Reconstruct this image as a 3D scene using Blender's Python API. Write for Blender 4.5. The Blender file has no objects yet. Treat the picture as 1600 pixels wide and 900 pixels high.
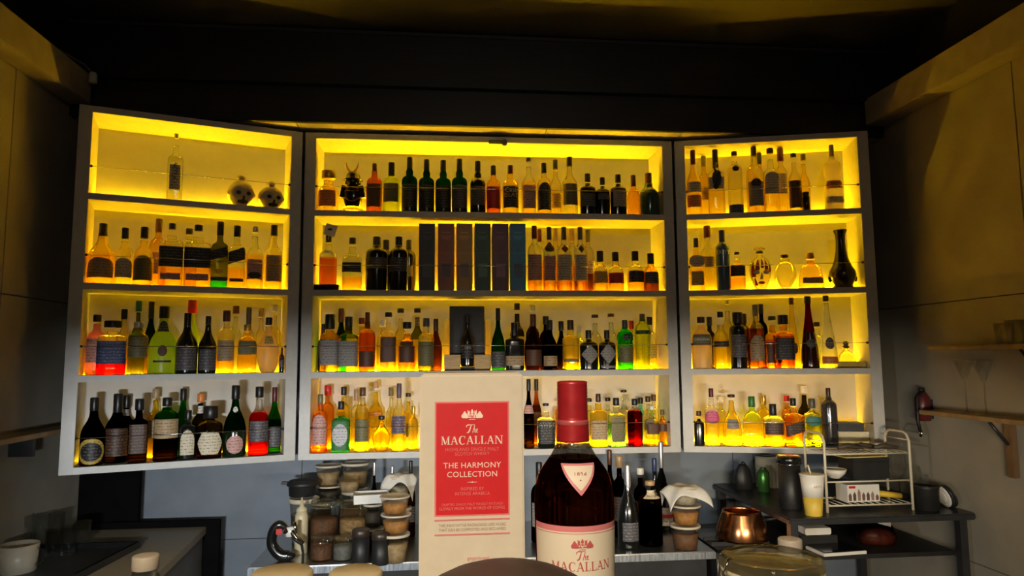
import bpy, bmesh, math, random
from mathutils import Vector, Matrix

# ------------------------------------------------------------------ camera
SC = bpy.context.scene
COL = SC.collection
PI = math.pi
Z0 = 1.2                      # height of the underside of the shelf cabinets
F_PX = 1088.6
CAM = Vector((-0.275, -3.6887, 0.5016 + Z0))
YAW, PITCH, ROLL = -0.1003, 0.1018, -0.0073
FWD = Vector((-math.sin(YAW) * math.cos(PITCH), math.cos(YAW) * math.cos(PITCH), math.sin(PITCH)))
RT = Vector((math.cos(YAW), math.sin(YAW), 0))
UPV = RT.cross(FWD)
CR = math.cos(ROLL) * RT + math.sin(ROLL) * UPV
CU = -math.sin(ROLL) * RT + math.cos(ROLL) * UPV
cam_d = bpy.data.cameras.new('camera')
cam_d.sensor_width = 36.0
cam_d.lens = F_PX / 1600.0 * 36.0
cam_d.clip_start = 0.02
cam_o = bpy.data.objects.new('camera', cam_d)
COL.objects.link(cam_o)
cam_o.matrix_world = Matrix(((CR.x, CU.x, -FWD.x, CAM.x), (CR.y, CU.y, -FWD.y, CAM.y), (CR.z, CU.z, -FWD.z, CAM.z), (0, 0, 0, 1)))
SC.camera = cam_o

# ------------------------------------------------------------------ world, lamps, exposure
w = bpy.data.worlds.new('world'); SC.world = w; w.use_nodes = True
w.node_tree.nodes['Background'].inputs[0].default_value = (1.0, 0.85, 0.65, 1)
w.node_tree.nodes['Background'].inputs[1].default_value = 0.004
SC.view_settings.view_transform = 'Standard'
SC.view_settings.look = 'None'
SC.view_settings.gamma = 1.0
SC.view_settings.use_curve_mapping = False
SC.view_settings.exposure = 0.0
SC.cycles.use_denoising = True

def area(name, loc, target, sx, sy, power, col, spread=180):
    d = bpy.data.lights.new(name, 'AREA'); d.shape = 'RECTANGLE'; d.size = sx; d.size_y = sy
    d.energy = power; d.color = col; d.spread = math.radians(spread)
    o = bpy.data.objects.new(name, d); COL.objects.link(o); o.location = loc
    v = Vector(target) - Vector(loc)
    o.rotation_euler = v.to_track_quat('-Z', 'Y').to_euler()
    return o
# work lights under the guest side of the bar top, shining at the back bar
area('bar_work_light', (-1.05, -2.95, Z0 + 0.072), (-1.0, 0.0, Z0 + 0.0), 0.2, 0.05, 22, (0.93, 0.97, 1.0), 120)
area('bar_work_light', (0.75, -2.95, Z0 + 0.072), (0.9, 0.0, Z0 + 0.0), 0.9, 0.05, 15, (1.0, 0.84, 0.62), 96)
# unseen warm lamp above and behind the camera, aimed at the carton
area('unseen_bar_light', (-0.55, -4.35, Z0 + 1.25), (-0.25, -3.0, Z0 + 0.12), 0.25, 0.25, 5.2, (1.0, 0.86, 0.66), 66)
# fill light added behind the camera to lift the upper shelf fronts
area('front_fill_light', (0.3, -5.2, Z0 + 2.1), (0.0, 0.0, Z0 + 0.9), 0.5, 0.5, 2.4, (1.0, 0.86, 0.68), 70)

# ------------------------------------------------------------------ pixel helpers (1600 x 900 frame)
def ray(px, py):
    return ((px - 800.0) / F_PX * CR + (450.0 - py) / F_PX * CU + FWD)
def hit(px, py, p0, n):
    d = ray(px, py); n = Vector(n)
    return CAM + d * ((Vector(p0) - CAM).dot(n) / d.dot(n))
def at_y(px, py, y): return hit(px, py, (0, y, 0), (0, 1, 0))
def at_z(px, py, z): return hit(px, py, (0, 0, z), (0, 0, 1))
def at_x(px, py, x): return hit(px, py, (x, 0, 0), (1, 0, 0))

# ------------------------------------------------------------------ materials
MATS = {}
def nt(name):
    m = bpy.data.materials.new(name); m.use_nodes = True
    n = m.node_tree; n.nodes.clear()
    o = n.nodes.new('ShaderNodeOutputMaterial')
    return m, n, o
def paint(name, col, rough=0.5, metal=0.0, var=0.12, scale=12.0, bump=0.0, coat=0.0, stretch=None):
    if name in MATS: return MATS[name]
    m, n, o = nt(name)
    p = n.nodes.new('ShaderNodeBsdfPrincipled')
    p.inputs['Roughness'].default_value = rough; p.inputs['Metallic'].default_value = metal
    p.inputs['Coat Weight'].default_value = coat
    tc = n.nodes.new('ShaderNodeTexCoord'); mp = n.nodes.new('ShaderNodeMapping')
    if stretch: mp.inputs['Scale'].default_value = stretch
    nz = n.nodes.new('ShaderNodeTexNoise'); nz.inputs['Scale'].default_value = scale; nz.inputs['Detail'].default_value = 5
    rp = n.nodes.new('ShaderNodeValToRGB')
    rp.color_ramp.elements[0].position = 0.3; rp.color_ramp.elements[1].position = 0.7
    rp.color_ramp.elements[0].color = tuple(c * (1 - var) for c in col) + (1,)
    rp.color_ramp.elements[1].color = tuple(min(1, c * (1 + var)) for c in col) + (1,)
    n.links.new(tc.outputs['Object'], mp.inputs[0]); n.links.new(mp.outputs[0], nz.inputs['Vector'])
    n.links.new(nz.outputs['Fac'], rp.inputs[0]); n.links.new(rp.outputs[0], p.inputs['Base Color'])
    if bump:
        b = n.nodes.new('ShaderNodeBump'); b.inputs['Strength'].default_value = bump; b.inputs['Distance'].default_value = 0.004
        n.links.new(nz.outputs['Fac'], b.inputs['Height']); n.links.new(b.outputs[0], p.inputs['Normal'])
    n.links.new(p.outputs[0], o.inputs[0]); MATS[name] = m
    return m
def glass(name, tint, mixf=0.55, ior=1.42, rough=0.015):
    if name in MATS: return MATS[name]
    m, n, o = nt(name)
    t = n.nodes.new('ShaderNodeBsdfTransparent'); t.inputs[0].default_value = tuple(tint) + (1,)
    g = n.nodes.new('ShaderNodeBsdfGlass'); g.inputs['Color'].default_value = tuple(tint) + (1,)
    g.inputs['Roughness'].default_value = rough; g.inputs['IOR'].default_value = ior
    tc = n.nodes.new('ShaderNodeTexCoord'); nz = n.nodes.new('ShaderNodeTexNoise'); nz.inputs['Scale'].default_value = 30
    b = n.nodes.new('ShaderNodeBump'); b.inputs['Strength'].default_value = 0.12; b.inputs['Distance'].default_value = 0.002
    n.links.new(tc.outputs['Object'], nz.inputs['Vector']); n.links.new(nz.outputs['Fac'], b.inputs['Height'])
    n.links.new(b.outputs[0], g.inputs['Normal'])
    x = n.nodes.new('ShaderNodeMixShader'); x.inputs[0].default_value = mixf
    n.links.new(t.outputs[0], x.inputs[1]); n.links.new(g.outputs[0], x.inputs[2]); n.links.new(x.outputs[0], o.inputs[0])
    MATS[name] = m
    return m
def emit(name, col, s):
    if name in MATS: return MATS[name]
    m, n, o = nt(name); e = n.nodes.new('ShaderNodeEmission')
    e.inputs[0].default_value = tuple(col) + (1,); e.inputs[1].default_value = s
    n.links.new(e.outputs[0], o.inputs[0]); MATS[name] = m
    return m
def labelmat(key, paper, ink):
    name = 'label_' + key
    if name in MATS: return MATS[name]
    m, n, o = nt(name)
    p = n.nodes.new('ShaderNodeBsdfPrincipled'); p.inputs['Roughness'].default_value = 0.55
    tc = n.nodes.new('ShaderNodeTexCoord'); mp = n.nodes.new('ShaderNodeMapping'); mp.inputs['Scale'].default_value = (120, 1, 150)
    nz = n.nodes.new('ShaderNodeTexNoise'); nz.inputs['Scale'].default_value = 1.0; nz.inputs['Detail'].default_value = 3
    wv = n.nodes.new('ShaderNodeTexWave'); wv.bands_direction = 'Z'; wv.inputs['Scale'].default_value = 22; wv.inputs['Distortion'].default_value = 1.5
    g1 = n.nodes.new('ShaderNodeMath'); g1.operation = 'GREATER_THAN'; g1.inputs[1].default_value = 0.5
    g2 = n.nodes.new('ShaderNodeMath'); g2.operation = 'GREATER_THAN'; g2.inputs[1].default_value = 0.62
    mu = n.nodes.new('ShaderNodeMath'); mu.operation = 'MULTIPLY'
    m2 = n.nodes.new('ShaderNodeMath'); m2.operation = 'MULTIPLY'; m2.inputs[1].default_value = 0.6
    mx = n.nodes.new('ShaderNodeMix'); mx.data_type = 'RGBA'
    mx.inputs[6].default_value = tuple(paper) + (1,); mx.inputs[7].default_value = tuple(ink) + (1,)
    L = n.links.new
    L(tc.outputs['Object'], mp.inputs[0]); L(mp.outputs[0], nz.inputs['Vector']); L(tc.outputs['Object'], wv.inputs['Vector'])
    L(nz.outputs['Fac'], g1.inputs[0]); L(wv.outputs['Fac'], g2.inputs[0]); L(g1.outputs[0], mu.inputs[0]); L(g2.outputs[0], mu.inputs[1])
    L(mu.outputs[0], m2.inputs[0]); L(m2.outputs[0], mx.inputs[0]); L(mx.outputs[2], p.inputs['Base Color']); L(p.outputs[0], o.inputs[0])
    MATS[name] = m
    return m

LED_COL = (1.0, 0.56, 0.004)
M_cab = paint('grey_cabinet_paint', (0.51, 0.50, 0.465), 0.45, var=0.06, scale=25)
M_panel = paint('pale_back_panel', (0.50, 0.48, 0.43), 0.5, var=0.05, scale=8)
M_wallb = paint('blue_grey_wall', (0.17, 0.20, 0.235), 0.6, var=0.12, scale=6)
M_walls = paint('grey_olive_wall', (0.33, 0.30, 0.24), 0.6, var=0.12, scale=4)
M_black = paint('black_paint', (0.012, 0.012, 0.012), 0.5, var=0.3)
M_blackgloss = paint('black_gloss', (0.008, 0.008, 0.008), 0.2, var=0.3, coat=0.3)
M_ceil = paint('dark_ceiling_paint', (0.05, 0.047, 0.042), 0.6, var=0.2, scale=3)
M_fascia = paint('black_fascia', (0.014, 0.014, 0.014), 0.45, var=0.25, stretch=(0.3, 1, 6))
M_beam = paint('olive_beam_paint', (0.34, 0.30, 0.24), 0.6, var=0.12)
M_floor = paint('dark_floor', (0.05, 0.04, 0.032), 0.4, var=0.3, stretch=(1, 6, 1))
M_steel = paint('brushed_steel', (0.55, 0.55, 0.54), 0.28, 1.0, var=0.12, stretch=(1, 20, 1))
M_chrome = paint('chrome', (0.75, 0.75, 0.75), 0.12, 1.0, var=0.05)
M_dsteel = paint('dark_steel', (0.035, 0.036, 0.038), 0.35, 0.3, var=0.2)
M_copper = paint('copper', (0.62, 0.26, 0.10), 0.22, 1.0, var=0.2, scale=30)
M_oak = paint('pale_oak', (0.52, 0.34, 0.13), 0.5, var=0.2, stretch=(2, 2, 14))
M_white = paint('white_plastic', (0.72, 0.70, 0.64), 0.35, var=0.05)
M_wood = paint('brown_wood', (0.26, 0.17, 0.08), 0.5, var=0.25, stretch=(12, 2, 2))
M_led = {}

# ------------------------------------------------------------------ mesh helpers
def obj(name, bm, mat, parent=None, smooth=False, loc=None):
    me = bpy.data.meshes.new(name)
    bmesh.ops.recalc_face_normals(bm, faces=bm.faces[:])
    bm.to_mesh(me); bm.free()
    if smooth:
        for p in me.polygons: p.use_smooth = True
    me.materials.append(mat)
    o = bpy.data.objects.new(name, me); COL.objects.link(o)
    if parent: o.parent = parent
    if loc: o.location = loc
    return o
def raw(name, verts, faces, mat, parent=None, smooth=False):
    me = bpy.data.meshes.new(name); me.from_pydata(verts, [], faces); me.update()
    if smooth:
        for p in me.polygons: p.use_smooth = True
    me.materials.append(mat)
    o = bpy.data.objects.new(name, me); COL.objects.link(o)
    if parent: o.parent = parent
    return o
def box(bm, x0, x1, y0, y1, z0, z1, bev=0.0):
    r = bmesh.ops.create_cube(bm, size=1.0)
    for v in r['verts']:
        v.co = Vector(((x0 + x1) / 2 + v.co.x * (x1 - x0), (y0 + y1) / 2 + v.co.y * (y1 - y0), (z0 + z1) / 2 + v.co.z * (z1 - z0)))
    if bev:
        es = list({e for v in r['verts'] for e in v.link_edges})
        bmesh.ops.bevel(bm, geom=es, offset=bev, segments=2, affect='EDGES', clamp_overlap=True)
def bx(name, mat, parent, *a, bev=0.0, smooth=False):
    bm = bmesh.new(); box(bm, *a, bev=bev)
    return obj(name, bm, mat, parent, smooth)
def tube(bm, pts, r, seg=8, caps=True):
    pts = [Vector(p) for p in pts]; rings = []
    rr = r if isinstance(r, (list, tuple)) else [r] * len(pts)
    prev = None
    for i, p in enumerate(pts):
        t = (pts[min(i + 1, len(pts) - 1)] - pts[max(i - 1, 0)]).normalized()
        if prev is None:
            a = Vector((0, 0, 1)) if abs(t.z) < 0.9 else Vector((1, 0, 0))
            n1 = t.cross(a).normalized()
        else:
            n1 = (prev - t * prev.dot(t)).normalized()
        prev = n1; n2 = t.cross(n1)
        rings.append([bm.verts.new(p + rr[i] * (math.cos(k * 2 * PI / seg) * n1 + math.sin(k * 2 * PI / seg) * n2)) for k in range(seg)])
    for a, b in zip(rings, rings[1:]):
        for k in range(seg): bm.faces.new((a[k], a[(k + 1) % seg], b[(k + 1) % seg], b[k]))
    if caps:
        bm.faces.new(rings[0][::-1]); bm.faces.new(rings[-1])
def smoothp(pts, rr, k=5):
    """Catmull-Rom resample of a path and its radii"""
    P_ = [Vector(p) for p in pts]; o, q = [], []
    for i in range(len(P_) - 1):
        a, b, c, d = P_[max(i - 1, 0)], P_[i], P_[i + 1], P_[min(i + 2, len(P_) - 1)]
        for j in range(k):
            t = j / k
            o.append(0.5 * ((2 * b) + (c - a) * t + (2 * a - 5 * b + 4 * c - d) * t * t + (3 * b - a - 3 * c + d) * t ** 3)); q.append(rr[i] + (rr[i + 1] - rr[i]) * t)
    return o + [P_[-1]], q + [rr[-1]]
def tb(name, mat, parent, pts, r, seg=8):
    bm = bmesh.new(); tube(bm, pts, r, seg)
    return obj(name, bm, mat, parent, True)
def sect(th, n):
    c, s = abs(math.cos(th)), abs(math.sin(th))
    return 1.0 if n == 2 else 1.0 / (c ** n + s ** n) ** (1.0 / n)
def lathe(bm, prof, seg=26, n=2, dy=1.0, bottom=True, top=True, flute=0, cx=0, cy=0):
    """prof: list of (z, r) in metres"""
    rings = []
    for z, r in prof:
        ring = []
        for k in range(seg):
            th = (k + 0.5) * 2 * PI / seg
            q = r * sect(th, n)
            if flute: q *= 1 + 0.05 * math.cos(flute * th)
            ring.append(bm.verts.new((cx + q * math.cos(th), cy + q * math.sin(th) * dy, z)))
        rings.append(ring)
    for a, b in zip(rings, rings[1:]):
        for k in range(seg): bm.faces.new((a[k], a[(k + 1) % seg], b[(k + 1) % seg], b[k]))
    if bottom: bm.faces.new(rings[0][::-1])
    if top: bm.faces.new(rings[-1])
def lt(name, mat, parent, prof, **k):
    bm = bmesh.new(); lathe(bm, prof, **k)
    return obj(name, bm, mat, parent, True)
def ball(name, mat, parent, c, r, sz=(1, 1, 1), seg=16):
    bm = bmesh.new(); bmesh.ops.create_uvsphere(bm, u_segments=seg, v_segments=seg // 2 + 2, radius=r)
    for v in bm.verts: v.co = Vector((c[0] + v.co.x * sz[0], c[1] + v.co.y * sz[1], c[2] + v.co.z * sz[2]))
    return obj(name, bm, mat, parent, True)
def empty(name, loc, rz=0.0):
    o = bpy.data.objects.new(name, None); COL.objects.link(o)
    o.location = loc; o.rotation_euler = (0, 0, rz); o.empty_display_size = 0.05
    return o
def tag(o, label, cat, group=None):
    o['label'] = label; o['category'] = cat
    if group: o['group'] = group
    return o
def struct(o): o['kind'] = 'structure'; return o
def textmesh(s, size, space=1.0, align='CENTER'):
    c = bpy.data.curves.new('lettering', 'FONT'); c.body = s; c.size = size; c.align_x = align; c.align_y = 'CENTER'
    c.space_character = space; c.resolution_u = 2
    o = bpy.data.objects.new('lettering', c); COL.objects.link(o)
    dg = bpy.context.evaluated_depsgraph_get(); dg.update()
    me = bpy.data.meshes.new_from_object(o.evaluated_get(dg))
    v = [tuple(q.co) for q in me.vertices]; f = [tuple(p.vertices) for p in me.polygons]
    bpy.data.objects.remove(o); bpy.data.curves.remove(c); bpy.data.meshes.remove(me)
    return [(a[0], a[1]) for a in v], f

# ------------------------------------------------------------------ the room
XL, XR, YB, YF = -2.14, 2.20, 0.30, -6.0
ZC = Z0 + 2.21
struct(bx('floor', M_floor, None, XL - 0.1, XR + 0.1, YF, YB + 0.1, -0.05, 0.0))
struct(bx('ceiling', M_ceil, None, XL - 0.6, XR + 0.6, YF, YB + 0.1, ZC, ZC + 0.05))
struct(bx('wall_front', M_walls, None, XL - 0.1, XR + 0.1, YF - 0.1, YF, 0.0, ZC))
wb = struct(bx('wall_back', M_black, None, XL - 0.1, XR + 0.1, YB, YB + 0.1, 0.0, ZC))
def wall_panels(parent, axis, fixed, cuts, zcuts, mat, sgn):
    for a0, a1 in zip(cuts, cuts[1:]):
        for z0, z1 in zip(zcuts, zcuts[1:]):
            g = 0.002
            if axis == 'x': bx('wall_panel', mat, parent, a0 + g, a1 - g, fixed - 0.012, fixed, z0 + g, z1 - g, bev=0.0015)
            else: bx('wall_panel', mat, parent, *((fixed, fixed + 0.012) if sgn > 0 else (fixed - 0.012, fixed)), a0 + g, a1 - g, z0 + g, z1 - g, bev=0.0015)
zseam = at_y(380, 842, YB - 0.01).z
xs = at_y(472, 735, YB - 0.01).x
wall_panels(wb, 'x', YB, [XL, xs - 0.0, xs + 1.22, xs + 2.44, XR], [0.0, zseam, zseam + 1.22, ZC], M_wallb, 1)
wl = struct(bx('wall_left', M_black, None, XL - 0.1, XL, YF, YB, 0.0, ZC))
zl = at_x(20, 462, XL).z
wall_panels(wl, 'y', XL, [YF, -3.0, -1.78, -0.56, YB - 0.013], [0.0, zl - 1.22, zl, Z0 + 1.86], M_walls, 1)
wr = struct(bx('wall_right', M_black, None, XR, XR + 0.1, YF, YB, 0.0, ZC))
zr = at_x(1500, 470, XR).z; yr = at_x(1588, 150, XR).y
wall_panels(wr, 'y', XR, [YF, yr - 1.22, yr, YB - 0.013], [0.0, zr - 1.22, zr, Z0 + 1.86], M_walls, -1)
# boxed beams along both side walls
zb0, zb1 = Z0 + 0.5016 + 1.275, Z0 + 0.5016 + 1.425
struct(bx('trim_1', M_beam, None, XL + 0.012, -2.02, YF, -0.14, zb0, zb1, bev=0.004))
struct(bx('trim_2', M_beam, None, 2.064, XR - 0.012, YF, -0.14, zb0, zb1, bev=0.004))
H = 1.7092
# bulkhead over the cabinets: soffit board and two stepped fascia boards
struct(bx('trim_3', M_fascia, None, XL, XR, -0.12, -0.095, Z0 + H + 0.016, Z0 + H + 0.205))
struct(bx('trim_4', M_fascia, None, XL, XR, -0.165, -0.10, Z0 + H + 0.205, Z0 + H + 0.475))
struct(bx('trim_5', paint('grey_trim', (0.05, 0.05, 0.05), 0.35, var=0.1), None, XL, XR, -0.175, -0.10, Z0 + H + 0.475, Z0 + H + 0.493))
so = struct(bx('trim_6', M_black, None, XL, XR, -0.095, YB - 0.013, Z0 + H + 0.030, Z0 + H + 0.06))
for a, b in ((XL, -1.03), (-1.027, 0.28), (0.283, 1.03), (1.033, XR)):
    bx('soffit_board', M_cab, so, a + 0.001, b - 0.001, -0.095, YB - 0.013, Z0 + H + 0.016, Z0 + H + 0.030)
g = empty('conduit_sensor', (-1.99, -0.19, zb1 - 0.03))
tag(g, 'small pale sensor with a cable at the end of the left beam', 'sensor')
lt('sensor_body', M_white, g, [(-0.03, 0.012), (-0.025, 0.019), (0.02, 0.019), (0.028, 0.010)], seg=14)
tb('cable', paint('grey_cable', (0.18, 0.17, 0.15), 0.5), g, [(0, 0, 0.02), (-0.02, -0.05, 0.045), (-0.07, -0.16, 0.06), (-0.10, -0.3, 0.05)], 0.004, 6)

# ------------------------------------------------------------------ shelf cabinets
FW, TB, GAP, WW = 0.0556, 0.031, 0.0142, 1.0157
TLA, TRA = 0.3376, 0.2581
DEP = 0.27
SH = [1.2901, 0.8678, 0.4420, TB]                       # top faces of the shelves, first row to fourth
CEIL = [H - TB, 1.2901 - TB, 0.8678 - TB, 0.4420 - TB]
CABS = {
 'C': dict(o=Vector((-1, 0, 0)), u=Vector((1, 0, 0)), v=Vector((0, 1, 0)), w=2.0, rz=0.0, side='centre'),
 'L': dict(o=Vector((-1 - GAP - WW * math.cos(TLA), -WW * math.sin(TLA), 0)), u=Vector((math.cos(TLA), math.sin(TLA), 0)),
           v=Vector((-math.sin(TLA), math.cos(TLA), 0)), w=WW, rz=TLA, side='left'),
 'R': dict(o=Vector((1 + GAP, 0, 0)), u=Vector((math.cos(TRA), -math.sin(TRA), 0)),
           v=Vector((math.sin(TRA), math.cos(TRA), 0)), w=WW, rz=-TRA, side='right'),
}
LEDS = {'L': [205, 215, 140, 30], 'C': [260, 245, 185, 165], 'R': [255, 235, 185, 160]}
for k, c in CABS.items():
    W = c['w']
    c['o'].z = Z0
    r = empty('shelf_cabinet', c['o'], c['rz']); c['root'] = r
    tag(r, {'L': 'left folding wing of the backlit grey shelf cabinet, angled towards the guests',
            'C': 'wide centre section of the backlit grey shelf cabinet',
            'R': 'right folding wing of the backlit grey shelf cabinet, angled towards the guests'}[k], 'cabinet', 'backlit bottle cabinets')
    bx('side_board', M_cab, r, 0, FW, 0, DEP, 0, H, bev=0.002)
    bx('side_board', M_cab, r, W - FW, W, 0, DEP, 0, H, bev=0.002)
    bx('top_board', M_cab, r, FW, W - FW, 0.001, DEP, H - TB, H)
    bx('back_panel', M_panel, r, FW, W - FW, DEP - 0.012, DEP - 0.004, TB, H - TB)
    for i in range(4):
        b = bx('shelf_board', M_cab, r, FW, W - FW, 0.001, DEP - 0.012, SH[i] - TB, SH[i])
        s = LEDS[k][i]
        bx('led_strip', emit('led_%s%d' % (k, i), LED_COL, s), b, FW + 0.01, W - FW - 0.01, DEP - 0.026, DEP - 0.013, SH[i] + 0.0005, SH[i] + 0.005)
        zg = SH[i] + (CEIL[i] - SH[i]) * 0.335
        rod = tb('guard_rail', M_chrome, r, [(FW, 0.012, zg), (W - FW, 0.012, zg)], 0.0017, 6)
        for xx in (FW, W - FW):
            bm = bmesh.new(); tube(bm, [(xx - 0.009 if xx > FW else xx - 0.0, 0.012, zg), (xx if xx > FW else xx + 0.009, 0.012, zg)], 0.006, 8)
            obj('rail_mount', bm, M_black, rod)
for xh in (-GAP / 2, 2.0 + GAP / 2):
    for z in (0.28, 0.80, 1.32, 1.62):
        tb('hinge_knuckle', M_black, CABS['C']['root'], [(xh, 0.004, z - 0.06), (xh, 0.004, z + 0.06)], 0.0058, 10)
g = tag(empty('cabinet_latch', (at_y(778, 222, -0.006).x, -0.002, at_y(778, 222, -0.006).z)), 'small dark metal latch on the top edge of the centre cabinet', 'latch')
bx('latch_plate', M_dsteel, g, -0.05, 0.05, -0.008, 0.0, -0.010, 0.010, bev=0.002)
tb('latch_bolt', M_dsteel, g, [(-0.045, -0.012, 0.002), (0.03, -0.012, 0.002)], 0.006, 8)
bx('latch_staple', M_dsteel, g, 0.022, 0.048, -0.022, -0.006, -0.022, 0.012, bev=0.004)

# ------------------------------------------------------------------ bottles
# label and cap colours
COLS = dict(black=(0.010, 0.010, 0.010), brown=(0.10, 0.035, 0.012), maroon=(0.10, 0.008, 0.012), red=(0.55, 0.02, 0.015), teal=(0.02, 0.20, 0.17),
  navy=(0.02, 0.035, 0.12), olive=(0.16, 0.14, 0.05), tan=(0.42, 0.29, 0.15), cream=(0.62, 0.54, 0.38), white=(0.72, 0.70, 0.64), grey=(0.26, 0.24, 0.22),
  gold=(0.50, 0.34, 0.06), green=(0.02, 0.16, 0.03), silver=(0.5, 0.5, 0.5), orange=(0.70, 0.22, 0.04), pink=(0.62, 0.08, 0.20), rose=(0.55, 0.30, 0.26),
  dkgrey=(0.06, 0.055, 0.06), blue=(0.03, 0.10, 0.35), yellow=(0.75, 0.5, 0.04), cork=(0.42, 0.26, 0.11), purple=(0.09, 0.06, 0.10), dkbrown=(0.045, 0.018, 0.008))
GL = dict(clear=(0.93, 0.95, 0.92), pale=(0.96, 0.92, 0.68), yellow=(0.96, 0.84, 0.32), amber=(0.95, 0.71, 0.27), orange=(0.96, 0.66, 0.28), peach=(0.97, 0.82, 0.52),
  rust=(0.74, 0.34, 0.08), redam=(0.86, 0.36, 0.10), red=(0.85, 0.05, 0.02), wine=(0.30, 0.012, 0.02), green=(0.09, 0.45, 0.05), lime=(0.84, 0.95, 0.24),
  dkgreen=(0.035, 0.16, 0.02), olive=(0.35, 0.36, 0.06), brown=(0.30, 0.12, 0.03), dark=(0.05, 0.025, 0.012), teal=(0.10, 0.42, 0.36), blue=(0.16, 0.36, 0.75),
  aqua=(0.45, 0.88, 0.90), smoke=(0.22, 0.20, 0.17), pinkish=(0.95, 0.62, 0.50), emerald=(0.08, 0.62, 0.14))
OPAQ = dict(black=(0.006, 0.007, 0.006), blackgreen=(0.006, 0.016, 0.005), frost=(0.62, 0.52, 0.22), tealdark=(0.025, 0.075, 0.06), white=(0.7, 0.68, 0.6), inkred=(0.03, 0.004, 0.004), charcoal=(0.035, 0.035, 0.035), cobalt=(0.06, 0.13, 0.24))
INK = {'black': (0.16, 0.15, 0.14), 'dkbrown': (0.2, 0.12, 0.06), 'navy': (0.2, 0.22, 0.3), 'dkgrey': (0.25, 0.24, 0.24), 'maroon': (0.4, 0.3, 0.2), 'purple': (0.3, 0.28, 0.3)}
FROST = dict(limefrost=(0.62, 0.80, 0.04), whitefrost=(0.80, 0.74, 0.60), eggfrost=(0.88, 0.70, 0.26), pinkfrost=(0.85, 0.42, 0.30))
def frost(k):
    name = 'frosted_' + k
    if name in MATS: return MATS[name]
    m, n, o = nt(name); c = FROST[k] + (1,)
    t = n.nodes.new('ShaderNodeBsdfTranslucent'); d = n.nodes.new('ShaderNodeBsdfPrincipled'); d.inputs['Roughness'].default_value = 0.3
    nz = n.nodes.new('ShaderNodeTexNoise'); nz.inputs['Scale'].default_value = 25
    rp = n.nodes.new('ShaderNodeValToRGB'); rp.color_ramp.elements[0].color = tuple(a * .92 for a in c[:3]) + (1,); rp.color_ramp.elements[1].color = c
    x = n.nodes.new('ShaderNodeMixShader'); x.inputs[0].default_value = 0.35
    L = n.links.new
    L(nz.outputs['Fac'], rp.inputs[0]); L(rp.outputs[0], t.inputs[0]); L(rp.outputs[0], d.inputs['Base Color'])
    L(t.outputs[0], x.inputs[1]); L(d.outputs[0], x.inputs[2]); L(x.outputs[0], o.inputs[0]); MATS[name] = m
    return m
def gmat(k):
    if k in FROST: return frost(k)
    if k in OPAQ: return paint('glass_' + k, OPAQ[k], 0.16, var=0.2, coat=0.4)
    return glass('glass_' + k, GL[k])
def cmat(k): return paint('cap_' + k, COLS[k], 0.35, 0.8 if k in ('gold', 'silver') else 0.0, var=0.1)
def lmat(k): return labelmat(k, COLS[k], INK.get(k, (0.05, 0.035, 0.02)))
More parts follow.
